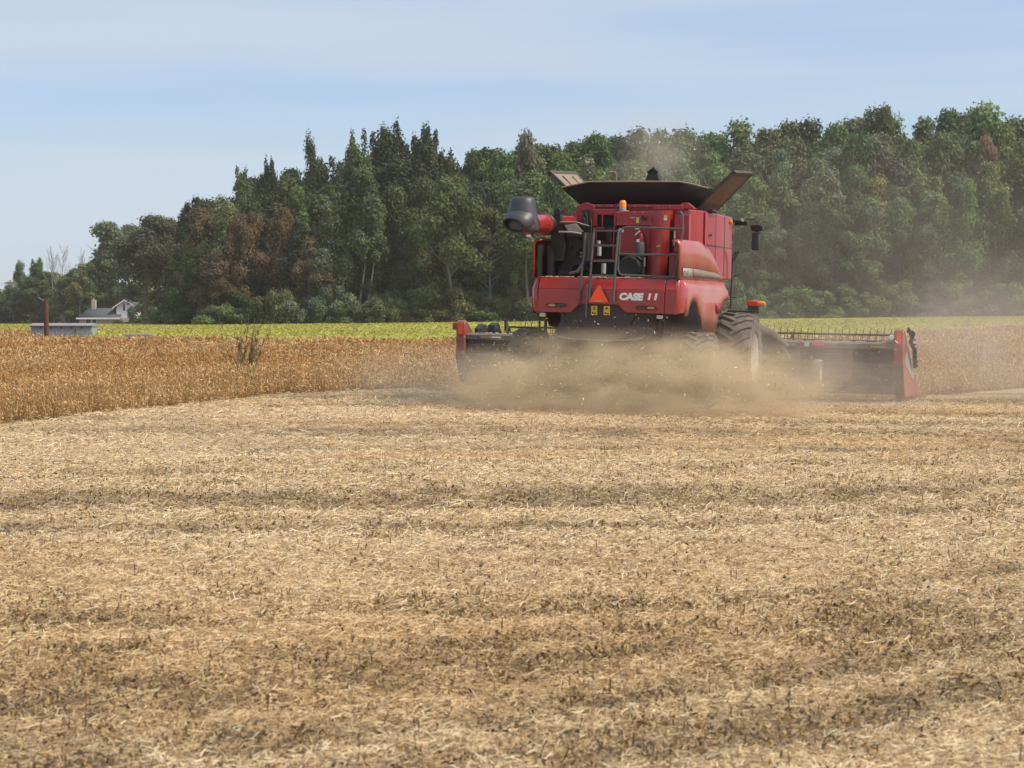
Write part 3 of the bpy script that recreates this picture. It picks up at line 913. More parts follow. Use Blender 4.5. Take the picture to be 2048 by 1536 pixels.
def win(x0, x1, z0, z1, y0):
    f = MB()
    for a in ((x0 - .07, x0, z0 - .07, z1 + .07), (x1, x1 + .07, z0 - .07, z1 + .07), (x0, x1, z0 - .07, z0), (x0, x1, z1, z1 + .07)):
        f.box(a[0], a[1], y0 - 0.05, y0 + 0.05, a[2], a[3])
    fo = f.build("window", white_m, house)
    MB().box(x0, x1, y0 - 0.012, y0 + 0.04, z0, z1).build("pane", glass_m, fo)
win(HX(243.5), HX(247.5), HZ(621), HZ(607.5), 1.2)
win(HX(171), HX(181), HZ(647), HZ(638.5), 0.35)
win(HX(184), HX(192), HZ(650), HZ(638.5), 0.35)

# low grey box in the crop
bx0, bx1, bD = at_px(62, 106), at_px(184, 106), 106.0
bz = float(ground_z(bx0, bD))
box = empty("storage_box", ((bx0 + bx1) / 2, bD, bz)); tag(box, "long low grey sheet metal box standing in the crop behind the rusty post", "container")
w2 = (bx1 - bx0) / 2
mb = MB(); mb.box(-w2, w2, 0, 1.3, 0.1, 1.02)
for i in range(6):
    xx = -w2 + (i + 0.5) * 2 * w2 / 6
    mb.box(xx - 0.02, xx + 0.02, -0.02, 0.0, 0.12, 1.0)
mb.build("body", zinc_m, box, bevel=0.01)
MB().prism([(-0.06, 1.02), (1.36, 1.02), (1.36, 1.08), (0.65, 1.20), (-0.06, 1.08)], 'x', -w2 - 0.06, w2 + 0.05).build("lid", mat_paint("grey_lid", (0.25, 0.25, 0.255), 0.6, dust=0.2), box)
mb = MB(); mb.tube([(0.75, -0.05, 0.9), (0.72, -0.10, 0.6), (0.6, -0.08, 0.25), (0.5, -0.1, 0.0)], 0.022, 6); mb.box(-w2 - 0.05, w2 + 0.04, -0.07, -0.062, 1.0, 1.045); mb.build("strap", mat_paint("strap", (0.05, 0.05, 0.05), 0.8), box)
for i in range(5):
    xx = -w2 + (i + 1) * 2 * w2 / 6
    MB().box(xx - 0.05, xx + 0.05, -0.045, -0.003, 0.92, 0.99).build("catch", mat_paint("latch_steel", (0.07, 0.07, 0.07), 0.6), box)

px0 = at_px(93, 103.5); pz = float(ground_z(px0, 103.5))
mb = MB(); mb.lathe([(0.0, 0.0), (0.125, 0.0), (0.125, 2.40), (0.115, 2.42), (0.0, 2.42)], 'z', (0, 0, 0), 14, cap=False)
post = empty("steel_post", (px0, 103.5, pz)); tag(post, "thick rusty brown steel post standing in front of the grey box", "post")
mb.build("shaft", rust_m, post)
MB().tube([(-0.02, 0, 2.35), (-0.16, 0, 2.40), (-0.42, 0, 2.56)], 0.018, 6).build("bracket", zinc_m, post)

# utility pole and its lines beyond the low trees
UD = 325.0
ux = at_px(22, UD); uz = float(ground_z(ux, UD))
pole = empty("utility_pole", (ux, UD, uz)); tag(pole, "weathered utility pole top showing above the low trees at the left edge", "pole")
uh = 2 + (615 - 560) / 4000 * UD - uz
MB().tube([(0, 0, 0), (0, 0, uh)], [0.2, 0.14], 8).build("mast", wood_m, pole)
MB().box(-1.0, 1.0, -0.08, 0.08, uh - 0.6, uh - 0.42).build("crossarm", wood_m, pole)
MB().lathe([(0.0, 0), (0.3, 0), (0.3, 1.0), (0.0, 1.0)], 'z', (0.45, -0.3, uh - 1.7), 12, cap=False).build("transformer", zinc_m, pole)
for i, (dx, z1_) in enumerate(((-0.9, 10.5), (0.9, 7.6))):
    a = Vector((ux + dx, UD, uz + uh - 0.42)); b_ = Vector((-58 - 4 * i, 175.0, z1_ + 2.4))
    pts = [a.lerp(b_, t / 14) - Vector((0, 0, 2.4 * 4 * (t / 14) * (1 - t / 14))) for t in range(15)]
    o = MB().tube(pts, 0.016, 5).build("power_line", mat_paint("wire", (0.05, 0.05, 0.055), 0.7))
    tag(o, ("upper" if i == 0 else "lower") + " of two thin overhead wires falling to the pole at the left edge", "wire", "overhead wires")

# pale plank pile at the edge of the ripe crop
x0 = at_px(272, 99.5)
pl = empty("plank_pile", (x0, 99.5, float(ground_z(x0, 99.5)))); tag(pl, "low pile of pale weathered planks at the edge of the green crop", "planks")
for i in range(4):
    MB().box(-0.62 + i * 0.09, 0.68 + i * 0.05, i * 0.22, i * 0.22 + 0.18, 0.64 + (i % 2) * 0.03, 0.70 + (i % 2) * 0.03).build("plank", mat_paint("bleached_board", (0.52, 0.47, 0.40), 0.85, dust=0.2), pl)
MB().box(-0.5, 0.6, 0.0, 0.8, 0.0, 0.637).build("bearer", wood_m, pl)

# tall weeds
weed_m = mat_attr("weed", 0.8, 0.2, 0.1)
def weed(name, x, y, h, nst, spread, pal, label, lean=0.35):
    k = nst
    zg = float(ground_z(x, y))
    ps = []
    for i in range(k):
        yaw = random.choice([0.0, 0.0, math.pi]) + random.uniform(-0.9, 0.9); hh = h * random.uniform(0.6, 1.0); le = random.uniform(0.05, lean)
        bx = random.uniform(-1, 1) * spread * 0.3; by = random.uniform(-1, 1) * spread * 0.3
        seg = 7
        T = np.linspace(0.02, 1, seg)
        cx = bx + np.cos(yaw) * hh * le * T ** 1.6; cyv = by + np.sin(yaw) * hh * le * T ** 1.6; cz = hh * T
        q = np.ones(seg)
        ps.append(ribbons(cx, cyv, cz, q * yaw, q * (1.57 - le), q * hh / (seg - 1) * 1.3, q * 0.012, q * 0, pick(pal, seg)))
        n_ = 46
        T = np.random.default_rng(i + 3).uniform(0.3, 1.0, n_)
        ps.append(ribbons(bx + np.cos(yaw) * hh * le * T ** 1.6 + rng.normal(0, 0.02, n_), by + np.sin(yaw) * hh * le * T ** 1.6 + rng.normal(0, 0.03, n_), hh * T,
                          rng.uniform(0, 6.28, n_), rng.normal(0.9, 0.4, n_), rng.uniform(0.05, 0.14, n_), rng.uniform(0.007, 0.018, n_), rng.uniform(-0.01, 0.02, n_), pick(pal, n_)))
    V_, F_, C_ = merge(ps)
    o = link(name, np_mesh(name, V_, F_, C_), None, weed_m)
    o.location = (x, y, zg)
    tag(o, label, "weed")
    return o
GW = [(0.22, 0.20, 0.10), (0.30, 0.24, 0.12), (0.34, 0.255, 0.13), (0.16, 0.16, 0.085)]
weed("tall_weed", at_px(487, 45.6), 45.6, 1.62, 20, 0.6, GW, "tall leaning grey green weed rising out of the ripe crop on the left", 0.42)
weed("tall_weed", at_px(1955, 57), 57, 1.5, 4, 0.12, GW, "upright dark weed in the ripe crop near the right edge", 0.15)
weed("tall_weed", at_px(1932, 128), 128, 1.7, 5, 0.3, GW, "dark weed sticking up in the green crop right of the header", 0.2)
weed("tall_weed", at_px(380, 118), 118, 1.25, 4, 0.3, GW, "small weed tuft in the green crop near the plank pile", 0.3)
weed("tall_weed", at_px(712, 112), 112, 1.3, 4, 0.3, GW, "weed in the green crop below the white birches", 0.3)
weed("tall_weed", at_px(1690, 120), 120, 1.4, 5, 0.3, GW, "weed in the green crop above the header on the right", 0.3)
# ------------------------------------------------------------------ combine harvester
DUSTC = (0.34, 0.255, 0.17)
red_m = mat_paint("red_paint", (0.31, 0.0038, 0.0065), 0.32, coat=0.35, dust=0.06, dustcol=DUSTC, scale=1.6, lowdust=0.12)
redside_m = mat_paint("dusty_red_with_reflection", (0.40, 0.014, 0.014), 0.32, coat=0.5, dust=0.34, dustcol=(0.42, 0.29, 0.20), scale=1.3, lowdust=0.30)  # right hood: settled dust, plus air veil and reflected light painted into the colour
redin_m = mat_paint("red_inner_paint", (0.32, 0.004, 0.010), 0.36, coat=0.2, dust=0.03, dustcol=DUSTC, scale=4)
black_m = mat_paint("black_paint", (0.010, 0.009, 0.009), 0.5, dust=0.06, dustcol=(0.16, 0.12, 0.085), scale=3, lowdust=0.25)
tank_m = mat_paint("black_sheet", (0.005, 0.0045, 0.0045), 0.8, dust=0.03, dustcol=(0.05, 0.03, 0.02), scale=2)
engine_m = mat_paint("oily_engine_metal", (0.012, 0.011, 0.010), 0.55, dust=0.12, dustcol=(0.085, 0.07, 0.052), scale=7, bump=0.3)
rail_m = mat_paint("rail_grey", (0.055, 0.055, 0.058), 0.45, dust=0.25, dustcol=(0.2, 0.17, 0.14), scale=8)
tyre_m = mat_paint("dusty_rubber", (0.026, 0.025, 0.024), 0.85, dust=0.55, dustcol=(0.22, 0.185, 0.15), scale=5, bump=0.2)
rim_m = mat_paint("rim_grey", (0.55, 0.54, 0.53), 0.5, dust=0.25, dustcol=(0.33, 0.27, 0.21), scale=5)
plastic_m = mat_paint("grey_black_plastic", (0.040, 0.042, 0.050), 0.42, dust=0.10, dustcol=(0.14, 0.13, 0.12), scale=3)
flap_m = mat_paint("dusty_flap", (0.20, 0.165, 0.125), 0.8, dust=0.35, dustcol=(0.34, 0.26, 0.17), scale=5)
flapbr_m = mat_paint("grain_dusted_flap", (0.12, 0.085, 0.045), 0.85, dust=0.35, dustcol=(0.20, 0.14, 0.075), scale=5)
tin_m = mat_paint("dull_tin", (0.30, 0.285, 0.27), 0.5, dust=0.3, dustcol=(0.3, 0.25, 0.2), scale=6)
steel_m = mat_paint("worn_steel", (0.42, 0.41, 0.40), 0.4, metal=0.6, dust=0.3, dustcol=(0.25, 0.2, 0.16), scale=6)
whitep_m = mat_paint("white_reflector", (0.80, 0.80, 0.80), 0.4, dust=0.08)
amber_m = mat_glow("amber_lens", (0.85, 0.28, 0.02))
redlens_m = mat_glow("red_lens", (0.80, 0.045, 0.02))
orange_m = mat_glow("fluorescent_orange", (1.0, 0.085, 0.012), rough=0.55)
dorange_m = mat_glow("orange_reflector", (0.95, 0.09, 0.02), rough=0.4)
yellow_m = mat_paint("yellow_sticker", (0.72, 0.60, 0.03), 0.5, dust=0.12, dustcol=DUSTC)
seat_glass = mat_paint("cab_glass", (0.03, 0.035, 0.04), 0.08, dust=0.15, dustcol=(0.25, 0.2, 0.15))
decal_m = mat_paint("grey_decal", (0.15, 0.135, 0.11), 0.5, dust=0.25, dustcol=(0.36, 0.24, 0.15))
pale_decal = mat_paint("pale_decal", (0.30, 0.30, 0.26), 0.5, dust=0.25, dustcol=(0.36, 0.24, 0.15))
ink_m = mat_paint("black_ink", (0.02, 0.02, 0.02), 0.5)
brown_pipe = mat_paint("hot_pipe", (0.20, 0.13, 0.09), 0.7, dust=0.3, dustcol=DUSTC)
blue_m = mat_paint("blue_cap", (0.03, 0.07, 0.22), 0.5, dust=0.1)

combine = empty("combine_harvester", (1.746, 38.8, 0.0), (0, R(1.05), R(-16.5)))
tag(combine, "dusty red combine harvester with open grain tank flaps, grey spout and wide black header", "combine harvester")

def lettering(name, s, size, loc, rot, mat, parent, extrude=0.004, fat=0.0, shear=0.0, width=1.0):
    cu = bpy.data.curves.new(name, 'FONT')
    cu.body = s; cu.size = size; cu.extrude = extrude; cu.offset = fat; cu.shear = shear
    cu.align_x = 'LEFT'; cu.align_y = 'BOTTOM_BASELINE'
    tmp = bpy.data.objects.new(name + "_tmp", cu)
    COL.objects.link(tmp)
    bpy.context.view_layer.update()
    me = bpy.data.meshes.new_from_object(tmp.evaluated_get(bpy.context.evaluated_depsgraph_get()))
    bpy.data.objects.remove(tmp)
    me.name = name
    me.materials.clear()
    o = link(name, me, parent, mat)
    o.location = loc; o.rotation_euler = rot; o.scale = (width, 1, 1)
    return o

def P(name, mb, mat, parent=combine, **kw):
    kw.setdefault('bevel', 0.008)
    return mb.build(name, mat, parent, **kw)

# ---- rear bumper hood
mb = MB()
ctr = [(-1.33, 1.89), (-0.66, 1.89), (-0.50, 2.06), (0.28, 2.06), (0.43, 1.91), (1.19, 1.90), (1.19, 2.35), (-1.33, 2.35)]
mb.prism(ctr, 'y', 0.0, 0.06)
mb.prism([(0.0, 2.352), (0.125, 2.565), (0.40, 2.585), (0.40, 2.55), (0.14, 2.53), (0.04, 2.352)], 'x', -1.33, 1.19)
mb.prism([(1.203, 1.90), (1.42, 1.89), (1.42, 2.35), (1.203, 2.35)], 'y', 0.0, 0.06)
mb.prism([(0.0, 2.352), (0.125, 2.565), (0.40, 2.585), (0.40, 2.55), (0.14, 2.53), (0.04, 2.352)], 'x', 1.203, 1.42)
for sx in (-1, 1):                     # corners wrap forward on to the sides
    a, b_ = (1.343, 1.52) if sx < 0 else (1.423, 1.56)
    rows = []
    for t in np.linspace(0, 1, 7):
        xx = a + (b_ - a) * math.sin(t * 1.45) / math.sin(1.45); yy = 0.34 * (1 - math.cos(t * 1.5)) / (1 - math.cos(1.5)) if t else 0
        yy = 0.02 * t + 0.36 * t ** 2.2
        k_ = 1 - 0.3 * t
        rows.append([(sx * (xx - 0.10 * k_), yy + 0.14, 2.585), (sx * (xx - 0.085 * t), yy + 0.125 * k_, 2.565), (sx * xx, yy, 2.352), (sx * (xx - 0.01), yy, 2.05), (sx * (xx - 0.045 * t), yy + 0.03, 1.90 + 0.03 * t)])
    if sx > 0: rows = [r_[::-1] for r_ in rows]
    mb.loft(rows)
bump = P("rear_bumper", mb, red_m, bevel=0.012)
for sx, x0, x1, zc in ((-1, -1.19, -0.71, 2.03), (1, 0.60, 1.08, 2.01)):
    xc = (x0 + x1) / 2
    el = [(xc + 0.235 * math.copysign(abs(math.cos(t)) ** 0.7, math.cos(t)), zc + 0.058 * math.copysign(abs(math.sin(t)) ** 0.8, math.sin(t))) for t in np.linspace(0, 2 * math.pi, 28, endpoint=False)]
    inn = [(xc + (p[0] - xc) * 0.88, zc + (p[1] - zc) * 0.74) for p in el]
    mb = MB(); mb.loft([[(p[0], -0.010, p[1]) for p in inn], [(p[0], -0.016, p[1]) for p in inn], [(p[0], -0.014, p[1]) for p in el], [(p[0], 0.001, p[1]) for p in el]], close=True)
    ho = mb.build("tail_lamp", redin_m, bump)
    MB().prism(inn, 'y', -0.008, -0.002).build("socket", black_m, ho)
    for k_, (cx_, mm) in enumerate(((xc - 0.095, amber_m if sx < 0 else engine_m), (xc + 0.095, engine_m if sx < 0 else amber_m))):
        el2 = [(cx_ + 0.075 * math.cos(t), zc + 0.026 * math.sin(t)) for t in np.linspace(0, 2 * math.pi, 18, endpoint=False)]
        MB().prism(el2, 'y', -0.016, -0.009).build("lens", mat_glow("lamp_lens", (0.45, 0.22, 0.10) if mm is amber_m else (0.06, 0.03, 0.03), rough=0.15), ho)
# slow vehicle triangle
tri = MB().prism([(-0.275, 2.10), (0.095, 2.10), (0.10, 2.115), (-0.075, 2.425), (-0.105, 2.425), (-0.28, 2.115)], 'y', -0.085, -0.07)
smv = P("warning_triangle", tri, orange_m, bevel=0.0)
MB().box(-0.16, -0.03, -0.09, -0.087, 2.113, 2.14).build("label_strip", mat_paint("grey_label", (0.45, 0.3, 0.26), 0.5), smv)
MB().box(-0.11, -0.07, -0.069, 0.0, 2.15, 2.35).build("holder", black_m, smv)
# maker's name, white, with the small red and white emblem
lt = lettering("lettering", "CASE", 0.175, (0.300, -0.003, 2.163), (R(90), R(0.6), 0), whitep_m, bump, fat=0.0125, shear=0.12, width=1.12)
mb = MB()
for x0 in (0.862, 0.985):
    mb.hexa([(x0, -0.008, 2.160), (x0 + 0.046, -0.008, 2.160), (x0 + 0.046, 0.0, 2.160), (x0, 0.0, 2.160)], [(x0 + 0.028, -0.008, 2.288), (x0 + 0.074, -0.008, 2.288), (x0 + 0.074, 0.0, 2.288), (x0 + 0.028, 0.0, 2.288)])
em = mb.build("emblem", whitep_m, bump)
mb = MB()
mb.hexa([(0.929, -0.010, 2.178), (0.972, -0.010, 2.178), (0.972, 0, 2.178), (0.929, 0, 2.178)], [(0.945, -0.010, 2.250), (0.988, -0.010, 2.250), (0.988, 0, 2.250), (0.945, 0, 2.250)])
mb.hexa([(0.950, -0.010, 2.262), (0.985, -0.010, 2.262), (0.985, 0, 2.262), (0.950, 0, 2.262)], [(0.957, -0.010, 2.300), (0.992, -0.010, 2.300), (0.992, 0, 2.300), (0.957, 0, 2.300)])
mb.build("emblem_centre", mat_paint("emblem_red", (0.72, 0.02, 0.03), 0.4), em)
# black panel with two yellow stickers
MBp = MB().prism([(-0.72, 1.62), (0.50, 1.62), (0.62, 1.9), (0.30, 2.07), (-0.52, 2.07), (-0.80, 1.9)], 'y', 0.075, 0.12)
pan = P("rear_panel", MBp, black_m)
for x0 in (-0.272, -0.02):
    st = MB().box(x0, x0 + 0.122, 0.068, 0.0735, 1.855, 2.03).build("warning_sticker", yellow_m, pan)
    mb = MB(); mb.box(x0 + 0.018, x0 + 0.05, 0.064, 0.067, 1.872, 1.91).box(x0 + 0.062, x0 + 0.104, 0.064, 0.067, 1.872, 1.895).box(x0 + 0.02, x0 + 0.10, 0.064, 0.067, 1.955, 1.962)
    mb.prism([(x0 + 0.035, 1.975), (x0 + 0.087, 1.975), (x0 + 0.061, 2.018)], 'y', 0.064, 0.067)
    mb.build("pictogram", ink_m, pan)

# ---- side hoods
def ztop(y):
    return float(np.interp(y, [0.05, 0.25, 1.74, 2.3, 2.8, 3.39, 3.9, 4.3, 4.55, 4.72], [3.30, 3.335, 3.345, 3.31, 3.24, 3.08, 2.86, 2.60, 2.36, 2.05]))
def zbot(y):
    z = float(np.interp(y, [0.3, 1.6, 1.75, 3.2, 3.75, 4.2, 4.72], [1.86, 1.86, 1.60, 1.50, 1.98, 2.16, 2.2]))
    d = abs(y - 0.98)
    if d < 0.46: z = max(z, 1.76 + 0.40 * math.sqrt(max(0, 1 - (d / 0.46) ** 2)))
    return z
def xside(y): return float(np.interp(y, [0.05, 0.6, 1.6, 4.72], [1.46, 1.50, 1.545, 1.53]))
def hood(sx, mat):
    ys = sorted(set(list(np.linspace(0.36, 4.70, 40)) + [0.52, 0.54, 0.98, 1.42, 1.44]))
    mb = MB()
    up = []
    for y in [0.06, 0.2] + ys:
        zt = ztop(y); x_ = xside(y)
        zt = max(zt, 2.59)
        lean = 0.10 * (1 - (zt - 2.58) / 0.75) if zt > 2.6 else 0.0
        up.append([(sx * (x_ - 0.16), y + 0.03, zt + 0.012), (sx * (x_ - 0.05), y, zt), (sx * (x_ - 0.012), y, zt - min(0.05, (zt - 2.58) * 0.3)), (sx * (x_ + 0.01), y, zt - min(0.13, (zt - 2.58) * 0.5)), (sx * (x_ + 0.005), y, 2.575)])
    if sx < 0: up = [r_[::-1] for r_ in up]
    # front edge of the upper hood falls in a curve: drop the stations that have no height
    n_keep = [i for i, y in enumerate([0.06, 0.2] + ys) if ztop(y) > 2.60]
    mb.loft([up[i] for i in n_keep])
    low = []
    for y in ys:
        x_ = xside(y); zb = zbot(y); zt = min(2.57, ztop(y))
        zm = max(zb + 0.02, min(2.37, zt - 0.05))
        low.append([(sx * (x_ + 0.002), y, max(zt, zm + 0.01)), (sx * (x_ + 0.075), y, zm), (sx * (x_ + 0.08), y, max(zb + 0.005, (zm + zb) / 2)), (sx * (x_ + 0.055), y, zb)])
    if sx < 0: low = [r_[::-1] for r_ in low]
    mb.loft(low)
    return mb.build("side_hood", mat, combine, solid=0.03, ang=22)
hr = hood(1, redside_m)
hl = hood(-1, red_m)
# recessed vent, pale name strip
vent = MB(); 
vent.loft([[(1.632, 3.02, 2.12), (1.632, 3.55, 2.12)], [(1.636, 3.02, 1.93), (1.636, 3.46, 1.90)]])
vent.build("vent", redin_m, hr, solid=0.01)
def on_side(pts, off, name, mat, par):
    """strip that lies on the hood side; pts: (y, z0, z1)"""
    mb = MB(); mb.loft([[(xside(y) + 0.0125 + off, y, z0), (xside(y) + 0.0165 + off, y, z1)] for y, z0, z1 in pts])
    return mb.build(name, mat, par, solid=0.004)
on_side([(0.22, 2.61, 2.79), (0.5, 2.61, 2.79), (0.95, 2.61, 2.79)], 0.008, "name_plate", pale_decal, hr)
on_side([(1.0, 2.615, 2.79), (1.6, 2.615, 2.78), (2.4, 2.615, 2.76), (3.1, 2.615, 2.75), (3.6, 2.615, 2.72), (3.95, 2.615, 2.66)], 0.008, "side_stripe", decal_m, hr)
nm = lettering("lettering", "CASE", 0.13, (1.505, 0.26, 2.645), (R(90), 0, R(87)), mat_paint("dim_ink", (0.18, 0.17, 0.16), 0.6), hr, fat=0.004, width=1.3)

# ---- engine bay
mb = MB()
mb.box(-1.40, 1.36, 0.42, 1.42, 2.50, 2.555)                              # deck
mb.box(-1.30, 1.22, 1.42, 1.50, 2.50, 3.55)                               # back wall
P("engine_deck", mb, black_m)
mb = MB()
mb.box(-1.25, -0.62, 1.05, 1.40, 2.56, 3.40)
mb.box(-1.28, -1.20, 0.45, 1.05, 2.56, 3.15)
mb.lathe([(0.0, 0), (0.30, 0), (0.32, 0.03), (0.32, 0.09), (0.10, 0.12), (0.10, 0.2)], 'y', (-0.90, 0.86, 3.10), 28)
mb.lathe([(0.0, 0), (0.13, 0), (0.14, 0.08), (0.06, 0.12)], 'y', (-1.0, 0.84, 2.74), 20)
mb.lathe([(0.0, 0), (0.085, 0), (0.09, 0.10), (0.05, 0.2)], 'y', (-0.66, 0.82, 2.80), 20)
mb.tube([(-1.22, 0.9, 3.12), (-1.14, 0.85, 2.74)], 0.022, 6).tube([(-0.58, 0.9, 3.10), (-0.60, 0.85, 2.80), (-0.9, 0.84, 2.62)], 0.022, 6)
mb.box(-1.12, -0.86, 0.7, 1.0, 2.56, 2.72)
for i in range(9):
    xx = random.uniform(-1.2, -0.6); zz = random.uniform(2.65, 3.3)
    mb.tube([(xx, 1.0, zz), (xx + random.uniform(-.2, .2), 0.8, zz + random.uniform(-.25, .1)), (xx + random.uniform(-.3, .3), 0.95, zz + random.uniform(-.4, .1))], random.uniform(0.012, 0.03), 6)
mb.box(-1.405, -1.385, 0.16, 1.42, 2.56, 3.22)
eng = P("engine", mb, engine_m)
mb = MB(); mb.tube([(-0.86, 0.62, 2.66), (-0.70, 0.60, 2.70), (-0.62, 0.62, 2.82), (-0.58, 0.7, 2.95)], 0.035, 10); mb.build("exhaust_pipe", brown_pipe, eng)
MB().lathe([(0, 0), (0.045, 0), (0.045, 0.09), (0, 0.09)], 'y', (-0.555, 0.7, 2.91), 14, cap=False).build("filler_cap", blue_m, eng)
for (xx, zz) in ((-0.66, 3.07), (-0.66, 3.0), (-1.10, 2.63)):
    MB().lathe([(0, 0), (0.022, 0), (0.022, 0.05), (0, 0.05)], 'y', (xx, 0.70, zz), 10, cap=False).build("clamp", tin_m, eng)
# bracket that carries the stowed auger
mb = MB()
mb.prism([(-1.22, 3.86), (-1.10, 3.86), (-1.02, 3.55), (-0.98, 3.25), (-1.02, 2.9), (-1.20, 2.9), (-1.30, 3.2), (-1.26, 3.5)], 'y', 0.66, 0.80)
mb.lathe([(0.0, 0), (0.07, 0), (0.07, 0.1)], 'y', (-1.14, 0.60, 3.88), 16)
P("auger_cradle", mb, engine_m)
# tin shroud
mb = MB()
mb.plate([(-1.06, 0.50, 3.66), (-0.72, 0.50, 3.66), (-0.55, 0.9, 3.60), (-1.02, 0.9, 3.62)], 0.02)
mb.plate([(-0.95, 0.48, 3.60), (-0.72, 0.49, 3.64), (-0.58, 0.52, 3.48), (-0.86, 0.50, 3.46)], 0.015)
mb.tube([(-1.06, 0.46, 3.47), (-0.82, 0.46, 3.47), (-0.60, 0.48, 3.44)], 0.022, 8)
P("shroud", mb, tin_m)
mb = MB(); mb.box(-0.60, -0.48, 0.55, 1.0, 2.9, 3.46).box(-0.98, -0.60, 0.75, 1.0, 3.38, 3.46)
P("belt_guard", mb, engine_m)
mb = MB(); mb.box(-0.74, -0.56, 1.0, 1.36, 2.56, 3.93).box(-1.18, -0.76, 1.2, 1.4, 3.3, 3.60)
for i in range(8):
    x0 = random.uniform(-0.9, -0.5); z0 = random.uniform(3.3, 3.95)
    mb.tube([(x0, 0.98, z0), (x0 + random.uniform(-.1, .12), 0.9, z0 - 0.25), (x0 + random.uniform(-.15, .15), 0.96, z0 - 0.7)], random.uniform(0.012, 0.026), 6)
for i in range(5): mb.lathe([(0, 0), (0.035, 0), (0.03, -0.05), (0, -0.05)], 'y', (random.uniform(-0.72, -0.58), 1.0, 3.45 + 0.1 * i), 10, cap=False)
P("valve_block", mb, engine_m, bevel=0)

# centre: red frames and service panels in front of the tank
mb = MB()
def frame(x0, x1, z0, z1, y0, w=0.035, d=0.05):
    mb.box(x0, x0 + w, y0, y0 + d, z0, z1).box(x1 - w, x1, y0, y0 + d, z0, z1).box(x0 + w, x1 - w, y0, y0 + d, z0, z0 + w).box(x0 + w, x1 - w, y0, y0 + d, z1 - w, z1)
frame(-0.50, -0.10, 3.28, 3.55, 1.16); frame(-0.52, -0.10, 2.93, 3.27, 1.16)
mb.box(-0.56, -0.08, 1.15, 1.20, 3.56, 3.60)
mb.box(-0.56, -0.46, 1.15, 1.2, 3.61, 3.95).box(-0.12, -0.06, 1.15, 1.2, 3.61, 3.95).box(-0.46, -0.12, 1.15, 1.2, 3.84, 3.95).box(-0.37, -0.34, 1.15, 1.2, 3.61, 3.84)
P("red_frame", mb, redin_m)
mb = MB(); mb.box(-0.55, 0.0, 1.25, 1.40, 2.57, 3.9)
mb.lathe([(0, 0), (0.085, 0), (0.085, 0.3), (0, 0.3)], 'z', (-0.22, 1.15, 3.30), 14, cap=False)
P("radiator_case", mb, tank_m)
fm_ = mat_paint("white_filter", (0.50, 0.45, 0.45), 0.5, dust=0.2)
MB().lathe([(0, 0), (0.045, 0), (0.045, 0.2), (0.03, 0.22), (0, 0.22)], 'z', (-0.355, 0.95, 3.02), 14, cap=False).build("filter", fm_, combine)
MB().lathe([(0, 0), (0.05, 0), (0.05, 0.2), (0, 0.2)], 'z', (-0.245, 0.9, 2.67), 14, cap=False).build("filter", fm_, combine)
MB().lathe([(0, 0), (0.04, 0), (0.04, 0.06), (0, 0.06)], 'z', (-0.37, 0.95, 3.26), 14, cap=False).build("filter_head", fm_, combine)
mb = MB(); mb.box(-0.03, 0.64, 1.18, 1.38, 3.06, 3.60).box(-0.05, 0.70, 1.08, 1.38, 3.625, 3.91)
sp_ = P("service_panel", mb, redin_m, bevel=0.015)
MB().box(-0.005, 0.085, 1.172, 1.178, 3.50, 3.575).build("white_notice", whitep_m, sp_)
MB().box(0.36, 0.415, 1.072, 1.078, 3.68, 3.79).build("warning_sticker", yellow_m, sp_)
MB().box(0.235, 0.33, 1.072, 1.078, 3.77, 3.80).build("grey_notice", tin_m, sp_)
MB().lathe([(0, 0), (0.045, 0), (0.055, 0.02), (0.05, 0.07), (0, 0.08)], 'y', (0.52, 1.0, 3.78), 16, cap=False).build("knob", black_m, sp_)
mb = MB(); mb.box(0.10, 0.20, 1.06, 1.1, 3.912, 3.925); mb.build("clip", whitep_m, sp_)
# extinguisher like canister
mb = MB(); mb.lathe([(0, 0), (0.082, 0.0), (0.088, 0.02), (0.088, 0.24), (0.07, 0.29), (0, 0.30)], 'z', (0.46, 1.07, 3.02), 18, cap=False)
ca = P("canister", mb, mat_paint("canister_grey", (0.085, 0.10, 0.105), 0.5, dust=0.2), bevel=0)
mb = MB(); mb.lathe([(0.0, 0), (0.07, 0), (0.06, 0.1), (0.03, 0.15), (0, 0.16)], 'z', (0.46, 1.07, 3.325), 14, cap=False); mb.build("canister_top", redin_m, ca)
mb = MB(); mb.box(0.40, 0.45, 0.965, 0.99, 3.30, 3.36).box(0.36, 0.44, 0.97, 1.0, 3.555, 3.575).tube([(0.37, 0.97, 3.44), (0.46, 0.97, 3.52)], 0.014, 6); mb.build("canister_handle", whitep_m, ca)
# air cleaner
mb = MB(); mb.lathe([(0.0, 0.02), (0.19, 0.0), (0.225, 0.02), (0.235, 0.06), (0.235, 0.36)], 'y', (0.28, 0.86, 2.80), 32)
for k_ in range(8):
    a_ = k_ * math.pi / 4
    mb.box(0.28 + 0.20 * math.cos(a_) - 0.012, 0.28 + 0.20 * math.cos(a_) + 0.012, 0.85, 0.87, 2.80 + 0.20 * math.sin(a_) - 0.012, 2.80 + 0.20 * math.sin(a_) + 0.012)
ac = P("air_cleaner", mb, black_m, bevel=0)
MB().box(0.22, 0.31, 0.842, 0.85, 2.60, 2.65).build("white_notice", whitep_m, ac)
mb = MB(); mb.tube([(0.52, 1.0, 2.6), (0.52, 1.0, 3.0)], 0.05, 12).tube([(0.5, 0.95, 2.95), (0.45, 0.9, 3.0), (0.3, 0.95, 3.02)], 0.03, 8)
P("intake_pipe", mb, engine_m, bevel=0)
MB().tube([(0.575, 0.94, 2.82), (0.575, 0.94, 3.0)], 0.014, 8).build("bright_rod", steel_m, combine)
